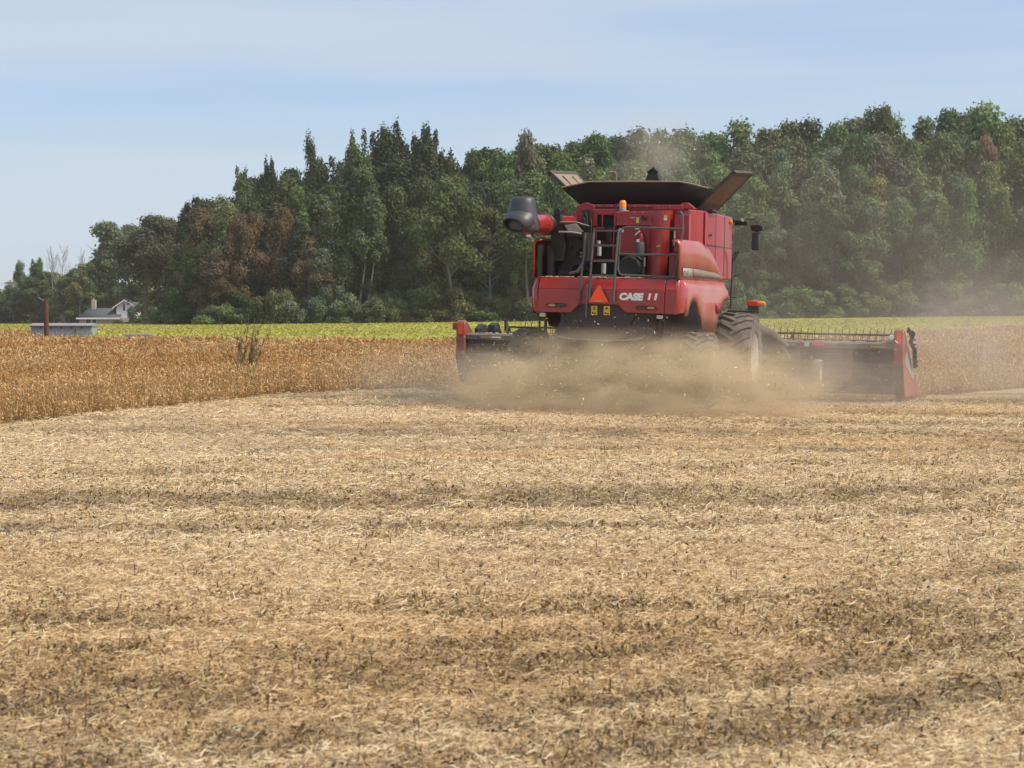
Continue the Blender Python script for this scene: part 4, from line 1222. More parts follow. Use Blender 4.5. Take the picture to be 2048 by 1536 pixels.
# rounded red column
rows = []
for z in (2.57, 2.9, 3.2, 3.55, 3.9, 3.93):
    xo = 0.06 * (z - 2.57) / 1.36
    pr = []
    for t in np.linspace(0, 1, 9):
        pr.append((0.585 + xo + 0.39 * t, 1.10 - 0.09 * math.sin(math.pi * t), z))
    rows.append([(0.585 + xo, 1.38, z)] + pr + [(0.975 + xo, 1.38, z)])
rows.append([(p[0], 1.38, 3.94) for p in rows[-1]])
mbc = MB().loft([r_[::-1] for r_ in rows]); colm = P("red_column", mbc, red_m, bevel=0, ang=50)
MB().box(0.93, 0.99, 1.012, 1.02, 3.79, 3.835).build("warning_sticker", yellow_m, colm)
MB().box(0.93, 0.99, 1.012, 1.02, 3.735, 3.785).build("white_notice", whitep_m, colm)
MB().box(0.80, 0.87, 0.985, 0.995, 3.21, 3.245).build("amber_label", mat_paint("amber_label", (0.7, 0.3, 0.04), 0.5), colm)
mb = MB(); mb.box(1.02, 1.36, 1.15, 1.40, 2.56, 3.10).box(1.10, 1.40, 1.2, 1.40, 3.12, 3.85)
P("inner_panel", mb, redin_m)
mb = MB(); mb.tube([(1.12, 1.1, 3.25), (1.14, 1.06, 3.4), (1.13, 1.1, 3.52)], 0.018, 8); P("hose", mb, tin_m, bevel=0)
# beacon
mb = MB(); mb.lathe([(0, 0), (0.075, 0.0), (0.075, 0.05), (0.065, 0.06), (0.065, 0.075)], 'z', (0.05, 1.2, 3.91), 18, cap=False)
be = P("beacon", mb, tin_m, bevel=0)
mb = MB(); mb.lathe([(0.068, 0.0), (0.07, 0.05), (0.066, 0.12), (0.045, 0.15), (0, 0.155)], 'z', (0.05, 1.2, 3.98), 18, cap=False); mb.build("amber_dome", amber_m, be)
mb = MB(); mb.tube([(-0.12, 1.2, 3.9), (-0.11, 1.19, 4.02), (-0.04, 1.18, 4.07), (0.0, 1.19, 4.03)], 0.008, 6); mb.build("cable", black_m, be)

# ---- ladder and railing
mb = MB()
for x0 in (-0.25, 0.235):
    mb.tube([(x0 + 0.0, 0.10, 3.52), (x0 - 0.005, -0.02, 3.0), (x0 - 0.02, -0.06, 2.55), (x0 - 0.03, -0.08, 2.12)], 0.024, 8)
mb.tube([(-0.44, 0.16, 3.45), (-0.445, 0.10, 3.0), (-0.45, -0.06, 2.6), (-0.475, -0.07, 2.14), (-0.47, 0.0, 2.05)], 0.022, 8)
mb.tube([(-0.25, -0.02, 2.62), (-0.32, -0.1, 2.45), (-0.335, -0.1, 1.95), (-0.34, -0.06, 1.80)], 0.02, 8)
for z in (3.49, 3.20, 2.90, 2.62):
    yy = float(np.interp(z, [2.55, 3.0, 3.52], [-0.06, -0.02, 0.10]))
    mb.box(-0.25, 0.235, yy - 0.02, yy + 0.05, z - 0.02, z + 0.02)
P("ladder", mb, rail_m, bevel=0)
mb = MB()
mb.tube([(1.47, 0.30, 3.54), (0.40, 0.28, 3.57), (0.28, 0.27, 3.55), (0.235, 0.26, 3.48), (0.22, 0.22, 3.0), (0.22, 0.18, 2.75), (0.26, 0.16, 2.66), (0.32, 0.16, 2.635), (1.37, 0.18, 2.61)], 0.022, 8)
mb.tube([(0.22, 0.22, 3.04), (1.42, 0.26, 3.035)], 0.022, 8)
mb.tube([(1.33, 0.22, 2.58), (1.40, 0.26, 3.03), (1.46, 0.30, 3.54), (1.44, 0.33, 3.83), (1.40, 0.36, 3.87), (1.34, 0.4, 3.86)], 0.024, 8)
P("railing", mb, rail_m, bevel=0)

# ---- grain tank
pl_ = [(-0.82, 1.52), (1.20, 1.52), (1.50, 2.05), (1.53, 5.25), (-1.53, 5.25), (-1.12, 2.6)]
mb = MB()
mb.prism(pl_, 'z', 2.62, 3.98)
gt = P("grain_tank", mb, red_m, bevel=0.03)
mb = MB(); mb.box(1.505, 1.545, 2.15, 2.25, 3.0, 3.95).box(-0.84, 1.22, 1.44, 1.50, 3.955, 4.06).prism([(-0.90, 3.66), (-0.58, 3.66), (-0.58, 4.04), (-0.74, 4.10), (-0.88, 4.06), (-0.97, 3.92)], 'y', 1.38, 1.50)
mb.prism([(1.02, 3.985), (1.46, 3.985), (1.30, 4.11), (1.2, 4.10)], 'y', 1.5, 1.7)
mb.build("tank_rim", redin_m, gt, bevel=0.01)
mb = MB(); mb.box(-0.95, 0.62, 1.425, 1.435, 3.985, 4.015); mb.build("rim_gap", black_m, gt)
MB().lathe([(0, 0), (0.05, 0), (0.05, 0.07), (0, 0.08)], 'x', (1.50, 5.0, 3.86), 14, cap=False).build("side_marker", amber_m, gt)
# extension
mb = MB()
def panel4(a, b_, c, d, th=0.025): mb.plate([a, b_, c, d], th)
mb.loft([[(-1.13, 2.95, 4.0), (-0.5, 2.90, 4.0), (0.6, 2.90, 4.0), (1.15, 2.95, 4.0)],
         [(-1.62, 2.66, 4.46), (-1.0, 2.55, 4.575), (0.9, 2.52, 4.575), (1.50, 2.64, 4.45)]])
mb.loft([[(1.15, 5.1, 4.0), (-1.13, 5.1, 4.0)], [(1.45, 5.45, 4.50), (-1.5, 5.45, 4.50)]])
mb.loft([[(-1.13, 5.1, 4.0), (-1.13, 2.95, 4.0)], [(-1.5, 5.45, 4.50), (-1.62, 2.66, 4.46)]])
mb.loft([[(1.15, 2.95, 4.0), (1.15, 5.1, 4.0)], [(1.50, 2.64, 4.45), (1.45, 5.45, 4.50)]])
ext = mb.build("tank_extension", tank_m, combine, solid=0.03, ang=20)
MB().tube([(-1.62, 2.64, 4.465), (-1.0, 2.53, 4.58), (0.0, 2.51, 4.585), (0.9, 2.50, 4.58), (1.1, 2.54, 4.55), (1.50, 2.62, 4.455)], 0.018, 6).build("rim_strip", flap_m, ext)
def flap(sx, mat):
    h0, t0 = (1.16, 4.05), (1.98, 4.84)
    nrm = Vector((-(t0[1] - h0[1]), 0, t0[0] - h0[0])).normalized()
    def pt(u, y, off=0): return (sx * (h0[0] + (t0[0] - h0[0]) * u + nrm.x * off), y, h0[1] + (t0[1] - h0[1]) * u + nrm.z * off + u * (0.055 * (y - 2.92) - 0.04))
    mb = MB(); mb.hexa([pt(0, 2.92), pt(1, 2.92), pt(1, 5.05), pt(0, 5.05)], [pt(0, 2.92, .03), pt(1, 2.92, .03), pt(1, 5.05, .03), pt(0, 5.05, .03)])
    f = mb.build("flap", tank_m, ext)
    mb = MB()
    for (u0, u1, y0, y1) in ((0, 1, 2.90, 3.03), (0, 1, 4.94, 5.07), (0.93, 1.01, 2.90, 5.07), (0.0, 0.22, 2.90, 5.07)):
        mb.hexa([pt(u0, y0, -.02), pt(u1, y0, -.02), pt(u1, y1, -.02), pt(u0, y1, -.02)], [pt(u0, y0, .05), pt(u1, y0, .05), pt(u1, y1, .05), pt(u0, y1, .05)])
    mb.build("flap_frame", mat_paint("flap_edge", (0.022, 0.02, 0.019), 0.6, dust=0.25, dustcol=(0.2, 0.16, 0.12)), f)
    mb = MB(); mb.hexa([pt(0.06, 2.98, .034), pt(0.94, 2.98, .034), pt(0.94, 4.99, .034), pt(0.06, 4.99, .034)], [pt(0.06, 2.98, .042), pt(0.94, 2.98, .042), pt(0.94, 4.99, .042), pt(0.06, 4.99, .042)])
    if sx > 0:
        mb.hexa([pt(0.10, 3.02, -.012), pt(0.92, 3.02, -.012), pt(0.92, 4.94, -.012), pt(0.10, 4.94, -.012)], [pt(0.10, 3.02, -.003), pt(0.92, 3.02, -.003), pt(0.92, 4.94, -.003), pt(0.10, 4.94, -.003)])
    mb.build("flap_lining", mat, f)
    mb = MB()
    for y0 in ((3.5, 4.3) if sx < 0 else (3.2,)):
        a, b_ = pt(0.25, y0, .05), pt(0.86, y0, .06)
        mb.tube([a, b_], 0.014, 6); mb.tube([pt(0.42, y0 - 0.12, .07), pt(0.42, y0 + 0.12, .09)], 0.03, 6)
    if sx > 0:
        mb.tube([pt(0.05, 3.1, .05), pt(0.3, 3.5, .14), pt(0.42, 4.0, .10)], 0.03, 6); mb.tube([pt(0.2, 3.3, .1), pt(0.36, 3.4, .2), pt(0.45, 3.6, .1)], 0.025, 6)
    mb.build("flap_strut", engine_m, f)
flap(-1, flap_m); flap(1, flapbr_m)
mb = MB(); mb.box(1.16, 1.60, 2.6, 3.1, 3.985, 4.04); P("hinge_block", mb, black_m)
# bits showing over the rim
MB().tube([(-0.72, 2.75, 4.50), (-0.66, 2.75, 4.76), (-0.62, 2.75, 4.79), (-0.50, 2.75, 4.79), (-0.47, 2.75, 4.76), (-0.47, 2.75, 4.60)], 0.02, 6).build("grab_handle", flap_m, combine)
mb = MB(); mb.hexa([(-0.22, 3.9, 4.40), (0.30, 3.9, 4.40), (0.30, 4.25, 4.40), (-0.22, 4.25, 4.40)], [(-0.06, 3.95, 4.88), (0.10, 3.95, 4.94), (0.10, 4.2, 4.94), (-0.06, 4.2, 4.88)])
mb.tube([(-0.08, 3.95, 4.86), (0.06, 3.93, 4.96), (0.14, 3.95, 4.86)], 0.03, 6)
P("filling_auger", mb, engine_m)

# ---- unloading auger and spout
mb = MB()
mb.lathe([(0.185, 0), (0.19, 0.02), (0.19, 1.18), (0.205, 1.19), (0.205, 1.28), (0.19, 1.29), (0.19, 3.6), (0.25, 3.62), (0.25, 3.75), (0.2, 3.8), (0.2, 5.6)], 'y', (-1.36, -0.72, 3.60), 28)
au = P("unloading_auger", mb, red_m, bevel=0)
au.rotation_euler = (R(2.0), 0, R(0)); au.location = (0, 0, 0.0)
mb = MB(); mb.lathe([(0.194, 0), (0.199, 0.01), (0.199, 0.03), (0.194, 0.04)], 'y', (-1.36, -0.46, 3.60), 28); mb.lathe([(0.2, 0), (0.215, 0.02), (0.215, 0.22), (0.2, 0.24)], 'y', (-1.36, 0.62, 3.60), 28)
mb.tube([(-1.36, -0.68, 3.80), (-1.36, 0.5, 3.80), (-1.33, 2.5, 3.80)], 0.013, 6)
for i in range(7): mb.box(-1.375, -1.345, -0.4 + i * 0.3, -0.36 + i * 0.3, 3.785, 3.82)
mb.build("clamp_band", black_m, au)
hood_rows = []
# the spout: a bulging rubber hood that turns the grain down and outwards
cpts = [(-1.475, -0.66, 4.105, 0.03), (-1.475, -0.66, 4.10, 0.16), (-1.475, -0.66, 4.085, 0.21), (-1.477, -0.665, 4.04, 0.240), (-1.48, -0.67, 3.95, 0.258), (-1.48, -0.68, 3.80, 0.285), (-1.465, -0.69, 3.65, 0.305), (-1.46, -0.70, 3.54, 0.318), (-1.455, -0.70, 3.48, 0.308), (-1.45, -0.69, 3.44, 0.27), (-1.45, -0.68, 3.42, 0.18), (-1.45, -0.68, 3.415, 0.03)]
for cx_, cy2, cz_, r0 in cpts:
    hood_rows.append([(cx_ + r0 * math.cos(q), cy2 + r0 * 0.92 * math.sin(q), cz_ + 0.30 * r0 * math.cos(q) * max(0.0, (3.70 - cz_) / 0.3) * -0.35) for q in np.linspace(0, 2 * math.pi, 36, endpoint=False)])
mb = MB(); mb.loft(hood_rows[::-1], close=True)
def mouth_ring(c, d, ra, rb_):
    c = Vector(c); d = Vector(d).normalized(); a_ = Vector((1, 0, 0)); a_ = (a_ - d * a_.dot(d)).normalized(); b_ = d.cross(a_)
    return [tuple(c + a_ * ra * math.cos(q) + b_ * rb_ * math.sin(q)) for q in np.linspace(0, 2 * math.pi, 32, endpoint=False)]
MD = (-0.25, -0.80, -0.55)
mb.loft([mouth_ring((-1.478, -0.70, 3.66), MD, 0.31, 0.27), mouth_ring((-1.505, -0.86, 3.60), MD, 0.292, 0.225), mouth_ring((-1.555, -1.00, 3.545), MD, 0.250, 0.165), mouth_ring((-1.558, -1.01, 3.54), MD, 0.230, 0.147), mouth_ring((-1.545, -0.975, 3.555), MD, 0.222, 0.141)], close=True)
spo = mb.build("spout", plastic_m, combine, ang=50)
mb = MB(); mb.loft([mouth_ring((-1.545, -0.975, 3.555), MD, 0.221, 0.140), mouth_ring((-1.54, -0.88, 3.60), MD, 0.20, 0.12), mouth_ring((-1.535, -0.865, 3.61), MD, 0.02, 0.02)], close=True)
mb.build("spout_mouth", mat_paint("mouth_shade_black", (0.008, 0.008, 0.008), 0.9), spo)  # same plastic as the spout; the shade inside is painted near black
mb = MB(); mb.tube([(-1.28, -0.70, 3.36), (-1.20, -0.6, 3.30), (-1.05, -0.55, 3.33)], 0.025, 8); P("spout_lamp_arm", mb, black_m, bevel=0)
mb = MB(); mb.box(-1.36, -1.28, -0.80, -0.72, 3.33, 3.38); P("spout_lamp", mb, whitep_m)

# ---- cab in front of the tank
cb = [(-1.0, 5.45), (1.0, 5.45), (1.02, 6.9), (0.8, 7.15), (-0.8, 7.15), (-1.02, 6.9)]
mb = MB(); mb.prism(cb, 'z', 2.05, 2.45); mb.prism([(p[0] * 1.03, p[1] + (0.1 if p[1] > 6 else 0)) for p in cb], 'z', 3.78, 3.98)
for p in cb: mb.box(p[0] - 0.05, p[0] + 0.05, p[1] - 0.05, p[1] + 0.05, 2.45, 3.78)
cab = P("cab", mb, red_m, bevel=0.02)
mb = MB(); mb.prism([(p[0] * 0.97, 5.5 + (p[1] - 5.5) * 0.98) for p in cb], 'z', 2.452, 3.778); mb.build("window", seat_glass, cab)
mb = MB(); mb.lathe([(0, 0), (0.12, 0.0), (0.13, 0.03), (0.11, 0.07), (0, 0.09)], 'z', (0.0, 5.2, 4.62), 20, cap=False); mb.lathe([(0.03, -0.6), (0.03, 0.0)], 'z', (0, 5.2, 4.62), 8)
bpx = mb.build("satellite_receiver", whitep_m, combine)
# mirror on its arm
mb = MB(); mb.tube([(1.0, 6.6, 3.95), (1.25, 6.65, 3.97), (1.56, 6.75, 3.95)], 0.045, 8); mb.box(1.32, 1.60, 6.7, 6.8, 3.86, 3.93)
mb.tube([(1.52, 6.75, 3.92), (1.56, 6.75, 4.01), (1.76, 6.78, 4.0), (1.80, 6.78, 3.90)], 0.014, 6)
ma = P("mirror_arm", mb, black_m)
MB().lathe([(0, 0), (0.04, 0), (0.035, 0.03), (0, 0.04)], 'y', (1.49, 6.68, 3.98), 12, cap=False).build("arm_lamp", whitep_m, ma)
mb = MB(); mb.prism([(1.66, 3.86), (1.86, 3.88), (1.94, 3.85), (1.95, 3.76), (1.80, 3.72), (1.70, 3.74)], 'y', 6.70, 6.86)
hd = mb.build("mirror_mount", mat_paint("mirror_mount", (0.03, 0.008, 0.009), 0.5), ma, bevel=0.01)
mb = MB(); mb.box(1.70, 1.875, 6.72, 6.80, 3.31, 3.71); mb.build("mirror", plastic_m, combine, bevel=0.03)
# grab rail by the steps and signal lamp
mb = MB(); mb.tube([(1.58, 5.0, 2.0), (1.585, 5.0, 2.3), (1.60, 5.0, 2.8), (1.61, 5.0, 3.08), (1.66, 5.0, 3.22), (1.76, 5.0, 3.24)], 0.028, 8)
mb.tube([(1.63, 5.0, 3.0), (1.68, 5.0, 3.14), (1.73, 5.0, 3.23)], 0.016, 6)
mb.tube([(1.60, 5.0, 2.72), (1.72, 5.0, 2.73)], 0.014, 6).tube([(1.585, 5.0, 2.25), (1.70, 5.0, 2.25)], 0.014, 6)
P("grab_rail", mb, rail_m, bevel=0)
mb = MB(); mb.box(1.50, 2.19, 5.0, 5.06, 1.92, 1.97).box(1.95, 2.185, 4.96, 5.08, 1.975, 2.075)
sg = P("signal_lamp", mb, black_m)
MB().box(1.93, 2.185, 4.93, 5.05, 2.08, 2.185).build("red_lens", redlens_m, sg, bevel=0.02)
MB().lathe([(0, 0), (0.045, 0.01), (0.055, 0.06), (0.045, 0.13), (0, 0.145)], 'x', (2.188, 4.99, 2.125), 14, cap=False).build("amber_lens", amber_m, sg)

# ---- chassis, chopper, axles
mb = MB(); mb.box(-1.0, 1.0, 0.9, 5.8, 1.15, 2.55).box(-1.45, 1.45, 4.75, 5.25, 0.85, 1.45).box(-1.5, 1.3, 1.5, 1.72, 0.65, 0.90).box(-0.55, 0.55, 5.8, 7.3, 0.75, 1.75)
P("chassis", mb, black_m)
mb = MB()
mb.prism([(0.12, 1.86), (0.12, 1.62), (0.02, 1.40), (0.30, 1.08), (1.3, 1.0), (1.3, 2.0), (0.12, 2.0)], 'x', -0.90, 0.86)
mb.plate([(-1.0, 0.10, 1.97), (-0.92, 0.10, 1.97), (-0.66, 0.06, 1.70), (-0.72, 0.06, 1.68)], 0.03)
mb.plate([(0.62, 0.10, 1.97), (0.70, 0.10, 1.95), (0.46, 0.06, 1.66), (0.40, 0.06, 1.70)], 0.03)
mb.box(-0.62, 0.42, 0.05, 0.07, 1.655, 1.675)
ch = P("straw_chopper", mb, black_m)
mb = MB(); mb.tube([(-0.98, -0.05, 1.46), (-0.86, -0.16, 1.415), (-0.6, -0.24, 1.38), (-0.2, -0.28, 1.365), (0.2, -0.28, 1.36), (0.5, -0.24, 1.37), (0.80, -0.12, 1.42)], 0.024, 8)
mb.build("spreader_hoop", mat_paint("dull_hoop", (0.10, 0.095, 0.09), 0.5, dust=0.3, dustcol=(0.16, 0.13, 0.10)), ch)
mb = MB(); mb.plate([(-1.22, 0.7, 1.42), (-0.98, 0.6, 1.78), (-0.86, 0.6, 1.72), (-1.0, 0.7, 1.3)], 0.03); mb.plate([(-1.18, 0.55, 1.10), (-0.98, 0.5, 1.48), (-0.88, 0.5, 1.40), (-0.9, 0.55, 1.05)], 0.03)
P("spreader_shield", mb, tyre_m)
for sx, x0 in ((-1, -1.35), (1, 1.0)):
    mb = MB(); mb.box(x0, x0 + 0.12, 0.20, 0.25, 1.80, 1.875); rf_ = P("white_reflector", mb, whitep_m)
mb = MB(); mb.box(-1.38, -1.35, 0.26, 0.30, 1.52, 1.9).box(-1.27, -1.215, 0.26, 0.30, 1.50, 1.9).box(1.03, 1.08, 0.26, 0.3, 1.6, 1.9)
P("reflector_bracket", mb, black_m)

# ---- wheels
def wheel(name, x, y, r, w, rim_r, sx, steer=0.0, n_l=22):
    w_ = empty(name, (x, y, r - 0.02 * 0), (0, 0, steer), combine)
    h = w / 2
    d_ = 0.055
    mb = MB()
    mb.lathe([(rim_r, -h * 0.82), (rim_r + 0.06, -h * 0.97), ((rim_r + r) / 2, -h), (r - d_ * 2.0, -h * 0.95), (r - d_, -h * 0.72), (r - d_ * 0.8, 0), (r - d_, h * 0.72), (r - d_ * 2.0, h * 0.95), ((rim_r + r) / 2, h), (rim_r + 0.06, h * 0.97), (rim_r, h * 0.82)], 'x', (0, 0, 0), 64, cap=False)
    for s_ in (-1, 1):
        for k_ in range(n_l):
            a0 = 2 * math.pi * (k_ + (0.5 if s_ > 0 else 0)) / n_l
            sweep = 0.30 * (0.97 / r)
            ws = 0.035 / r * 1.4
            prev = None
            for j in range(4):
                t = j / 3
                ang = a0 + sweep * t            # lugs trail outwards, V pointing forward on top
                xx = s_ * (-0.03 + (h * 0.98 + 0.03) * t)
                ro = r - (0.0 if t < 0.7 else 0.03) - (0.025 if t == 1 else 0)
                ri = r - d_ * (1.3 if t < 0.7 else 2.4)
                q = []
                for (rad, da) in ((ri, -ws * 1.3), (ri, ws * 1.3), (ro, ws), (ro, -ws)):
                    q.append((xx, rad * math.sin(ang + da), rad * math.cos(ang + da)))
                if prev: mb.hexa(prev, q)
                prev = q
    mb.build("tyre", tyre_m, w_, bevel=0)
    mb = MB()
    mb.lathe([(0.0, sx * (h * 0.25)), (0.14, sx * h * 0.25), (0.15, sx * h * 0.45), (0.22, sx * h * 0.45), (0.24, sx * h * 0.28), (rim_r * 0.72, sx * h * 0.34), (rim_r * 0.86, sx * h * 0.62), (rim_r - 0.01, sx * h * 0.84), (rim_r + 0.03, sx * h * 0.9), (rim_r + 0.005, sx * h * 0.7), (rim_r, -sx * h * 0.8)], 'x', (0, 0, 0), 48, cap=False)
    for k_ in range(10):
        a_ = k_ * math.pi / 5
        mb.lathe([(0, 0), (0.02, 0), (0.02, sx * 0.03), (0, sx * 0.03)], 'x', (sx * h * 0.45, 0.185 * math.cos(a_), 0.185 * math.sin(a_)), 8, cap=False)
    mb.build("rim", rim_m, w_)
    return w_
for sx in (-1, 1):
    ww = wheel("front_wheel", sx * 1.75, 5.0, 0.965, 0.80, 0.50, sx)
    ww.location.z = 0.965
    ww = wheel("rear_wheel", 1.58 if sx > 0 else -1.93, 1.6, 0.765, 0.66, 0.38, sx, R(3), 20)
    ww.location.z = 0.765 + 0.01

# ---- header
hdr = empty("header", (0, 0, 0), (0, 0, 0), combine)
HL, HR = -5.30, 5.10
mb = MB()
mb.prism([(7.35, 0.16), (7.30, 0.70), (7.16, 0.78), (7.16, 0.84), (7.30, 0.90), (7.26, 1.16), (7.42, 1.16), (7.42, 0.2), (8.9, 0.13), (8.9, 0.08)], 'x', HL + 0.22, HR - 0.24)
mb.box(HL + 0.22, HR - 0.24, 7.20, 7.30, 0.50, 0.56).box(HL + 0.22, HR - 0.24, 7.22, 7.32, 0.28, 0.33)
P("back_sheet", mb, mat_paint("dusty_black_sheet", (0.022, 0.020, 0.019), 0.6, dust=0.28, dustcol=(0.19, 0.155, 0.13), scale=3), hdr)
mb = MB(); mb.prism([(7.12, 1.17), (7.12, 1.27), (7.20, 1.315), (7.36, 1.315), (7.42, 1.27), (7.42, 1.17)], 'x', HL + 0.22, HR - 0.24)
tb = P("top_beam", mb, mat_paint("beam_grey", (0.055, 0.05, 0.048), 0.55, dust=0.4, dustcol=(0.27, 0.23, 0.19), scale=4), hdr)
def bits(x0, x1, z0, z1, mat, nm): MB().box(x0, x1, 7.105, 7.117, z0, z1).build(nm, mat, hdr)
bits(2.88, 2.985, 1.19, 1.285, whitep_m, "white_reflector"); bits(3.05, 3.32, 1.205, 1.262, dorange_m, "red_reflector")
bits(2.36, 2.70, 1.195, 1.25, mat_paint("dull_yellow", (0.36, 0.26, 0.06), 0.6, dust=0.2), "yellow_strip"); bits(4.35, 4.70, 1.19, 1.235, mat_paint("dull_yellow", (0.36, 0.26, 0.06), 0.6, dust=0.2), "yellow_strip")
bits(-4.72, -4.46, 1.20, 1.25, mat_paint("dull_yellow", (0.36, 0.26, 0.06), 0.6, dust=0.2), "yellow_strip"); bits(-4.45, -4.22, 1.205, 1.245, whitep_m, "white_reflector")
for xx in (-3.4, -2.2, 2.72, 3.9):
    MB().box(xx - 0.06, xx + 0.06, 7.08, 7.16, 0.16, 1.165).build("upright", black_m, hdr, bevel=0.008)
def end_panel(x0, x1, sx):
    mb = MB()
    oo = [(7.02, 0.80), (7.02, 1.50), (7.06, 1.58), (7.14, 1.61), (7.26, 1.58), (7.9, 1.20), (8.7, 0.72), (9.35, 0.28), (9.42, 0.18), (9.25, 0.08), (7.7, 0.06), (7.45, 0.15)]
    mb.prism(oo, 'x', x0, x1)
    if sx > 0: mb.v = [(x + 0.055 * max(0.0, y - 7.25), y, z) for x, y, z in mb.v]
    e_ = mb.build("end_panel", mat_paint("header_red", (0.25, 0.010, 0.014), 0.4, coat=0.3, dust=0.22, dustcol=(0.34, 0.25, 0.19), scale=3, lowdust=0.0), hdr, bevel=0.03)
    xo = x1 if sx > 0 else x0
    mb = MB(); mb.prism([(7.35, 0.85), (7.5, 1.28), (7.9, 1.05), (8.7, 0.55), (8.6, 0.42), (8.2, 0.55)], 'x', min(xo, xo + sx * 0.012), max(xo, xo + sx * 0.012))
    if sx > 0: mb.v = [(x + 0.055 * max(0.0, y - 7.25), y, z) for x, y, z in mb.v]
    mb.build("side_plate", steel_m, e_)
    mb = MB(); mb.prism([(7.0, 0.80), (7.44, 0.14), (7.5, 0.2), (7.08, 0.82)], 'x', x0 - 0.004, x1 + 0.004); mb.build("skid_edge", black_m, e_)
    xm = (x0 + x1) / 2
    mb = MB(); mb.box(xm - 0.045, xm + 0.045, 6.995, 7.018, 1.28, 1.53); mb.build("red_reflector", dorange_m, e_)
    return e_
epl = end_panel(HL, HL + 0.215, -1)
epr = end_panel(HR - 0.24, HR - 0.02, 1)
MB().box(HL - 0.10, HL - 0.002, 7.05, 7.12, 1.38, 1.55).build("marker_lamp", mat_paint("dark_red_lens", (0.38, 0.05, 0.03), 0.3), epl, bevel=0.01)
MB().lathe([(0, 0), (0.05, 0), (0.06, 0.05), (0, 0.1)], 'y', (HR - 0.29, 7.0, 1.43), 12, cap=False).build("work_lamp", whitep_m, epr)
mb = MB()
mb.tube([(HR + 0.05, 7.3, 1.58), (HR + 0.14, 7.5, 1.50), (HR + 0.10, 7.4, 1.32), (HR + 0.14, 7.9, 1.15), (HR + 0.12, 8.4, 0.75)], 0.05, 6)
mb.tube([(HR + 0.08, 7.4, 1.46), (HR + 0.06, 7.5, 1.60), (HR + 0.02, 7.6, 1.63)], 0.025, 6).tube([(HR + 0.13, 7.4, 1.40), (HR + 0.18, 7.4, 1.52), (HR + 0.12, 7.4, 1.58)], 0.02, 6)
for i in range(7): mb.box(HR + 0.12, HR + 0.20, 7.45 + i * 0.14, 7.50 + i * 0.14, 1.36 - i * 0.1, 1.39 - i * 0.1)
mb.build("reel_drive", engine_m, hdr)
mb = MB(); mb.prism([(7.6, 0.5), (7.7, 1.42), (8.0, 1.52), (8.35, 1.50), (8.6, 1.30), (8.8, 0.7)], 'x', HL + 0.24, HL + 0.34); mb.prism([(7.7, 1.2), (7.75, 1.50), (8.05, 1.56), (8.4, 1.2)], 'x', HL + 0.55, HL + 0.75)
mb.build("reel_shield", engine_m, hdr, bevel=0.02)
# reel: six bats with tines turning about a tube
mb = MB(); RY, RZ, RRad = 8.45, 1.02, 0.44
mb.tube([(HL + 0.4, RY, RZ), (HR - 0.3, RY, RZ)], 0.075, 10)
for k_ in range(6):
    a_ = R(78 + 60 * k_)
    by, bz = RY + RRad * math.cos(a_), RZ + RRad * math.sin(a_)
    mb.tube([(HL + 0.85, by, bz), (HR - 0.3, by, bz)], 0.024, 6)
    xx = HL + 1.25
    while xx < HR - 0.3:
        if k_ in (0, 1): mb.tube([(xx, by, bz), (xx + 0.01, by - 0.01, bz + 0.09), (xx + 0.035, by - 0.02, bz + 0.17)], [0.010, 0.008, 0.004], 5)
        mb.tube([(xx, by, bz), (xx, by + 0.03, bz - 0.13)], [0.009, 0.006], 5)
        xx += 0.158
for xx in (HL + 0.85, HL + 3.2, -0.1, 2.4, HR - 0.4):
    for k_ in range(6):
        a_ = R(78 + 60 * k_); b2 = R(78 + 60 * (k_ + 1))
        mb.tube([(xx, RY, RZ), (xx, RY + RRad * math.cos(a_), RZ + RRad * math.sin(a_))], 0.02, 5)
        mb.tube([(xx, RY + RRad * math.cos(a_), RZ + RRad * math.sin(a_)), (xx, RY + RRad * math.cos(b2), RZ + RRad * math.sin(b2))], 0.018, 5)
mb.prism([(8.3, 1.20), (8.3, 1.62), (8.45, 1.60), (8.6, 1.3)], 'x', HL + 0.80, HL + 0.84)
mb.build("reel", black_m, hdr)
# cross auger and feeder
mb = MB(); mb.lathe([(0.2, 0), (0.2, HR - HL - 0.5)], 'x', (HL + 0.25, 7.8, 0.48), 16)
mb.build("cross_auger", engine_m, hdr)
# rounded hose cover behind the right wheel
mb = MB(); mb.tube([(1.15, 6.9, 1.1), (1.45, 6.95, 1.42), (1.8, 7.0, 1.52), (2.15, 7.02, 1.42), (2.5, 7.05, 1.15)], [0.12, 0.16, 0.17, 0.14, 0.08], 10)
mb.prism([(1.3, 0.9), (2.6, 0.9), (2.45, 1.15), (2.1, 1.40), (1.75, 1.50), (1.4, 1.40)], 'y', 6.9, 7.08)
mb.build("hose_cover", mat_paint("dusty_cover", (0.05, 0.045, 0.042), 0.8, dust=0.5, dustcol=(0.2, 0.165, 0.14), scale=4), hdr, ang=60)
# gauge wheel
gw = MB(); gw.lathe([(0.16, -0.07), (0.20, -0.10), (0.29, -0.10), (0.31, -0.06), (0.31, 0.06), (0.29, 0.10), (0.20, 0.10), (0.16, 0.07)], 'x', (3.20, 6.92, 0.60), 28, cap=False)
gwo = gw.build("gauge_wheel", tyre_m, hdr)
mb = MB(); mb.lathe([(0.0, 0.06), (0.10, 0.06), (0.16, 0.09), (0.165, -0.07)], 'x', (3.20, 6.92, 0.60), 24, cap=False); mb.build("hub", rim_m, gwo)
MB().tube([(3.05, 7.2, 1.0), (3.05, 6.95, 0.9), (3.08, 6.92, 0.6)], 0.035, 8).build("wheel_arm", black_m, gwo)

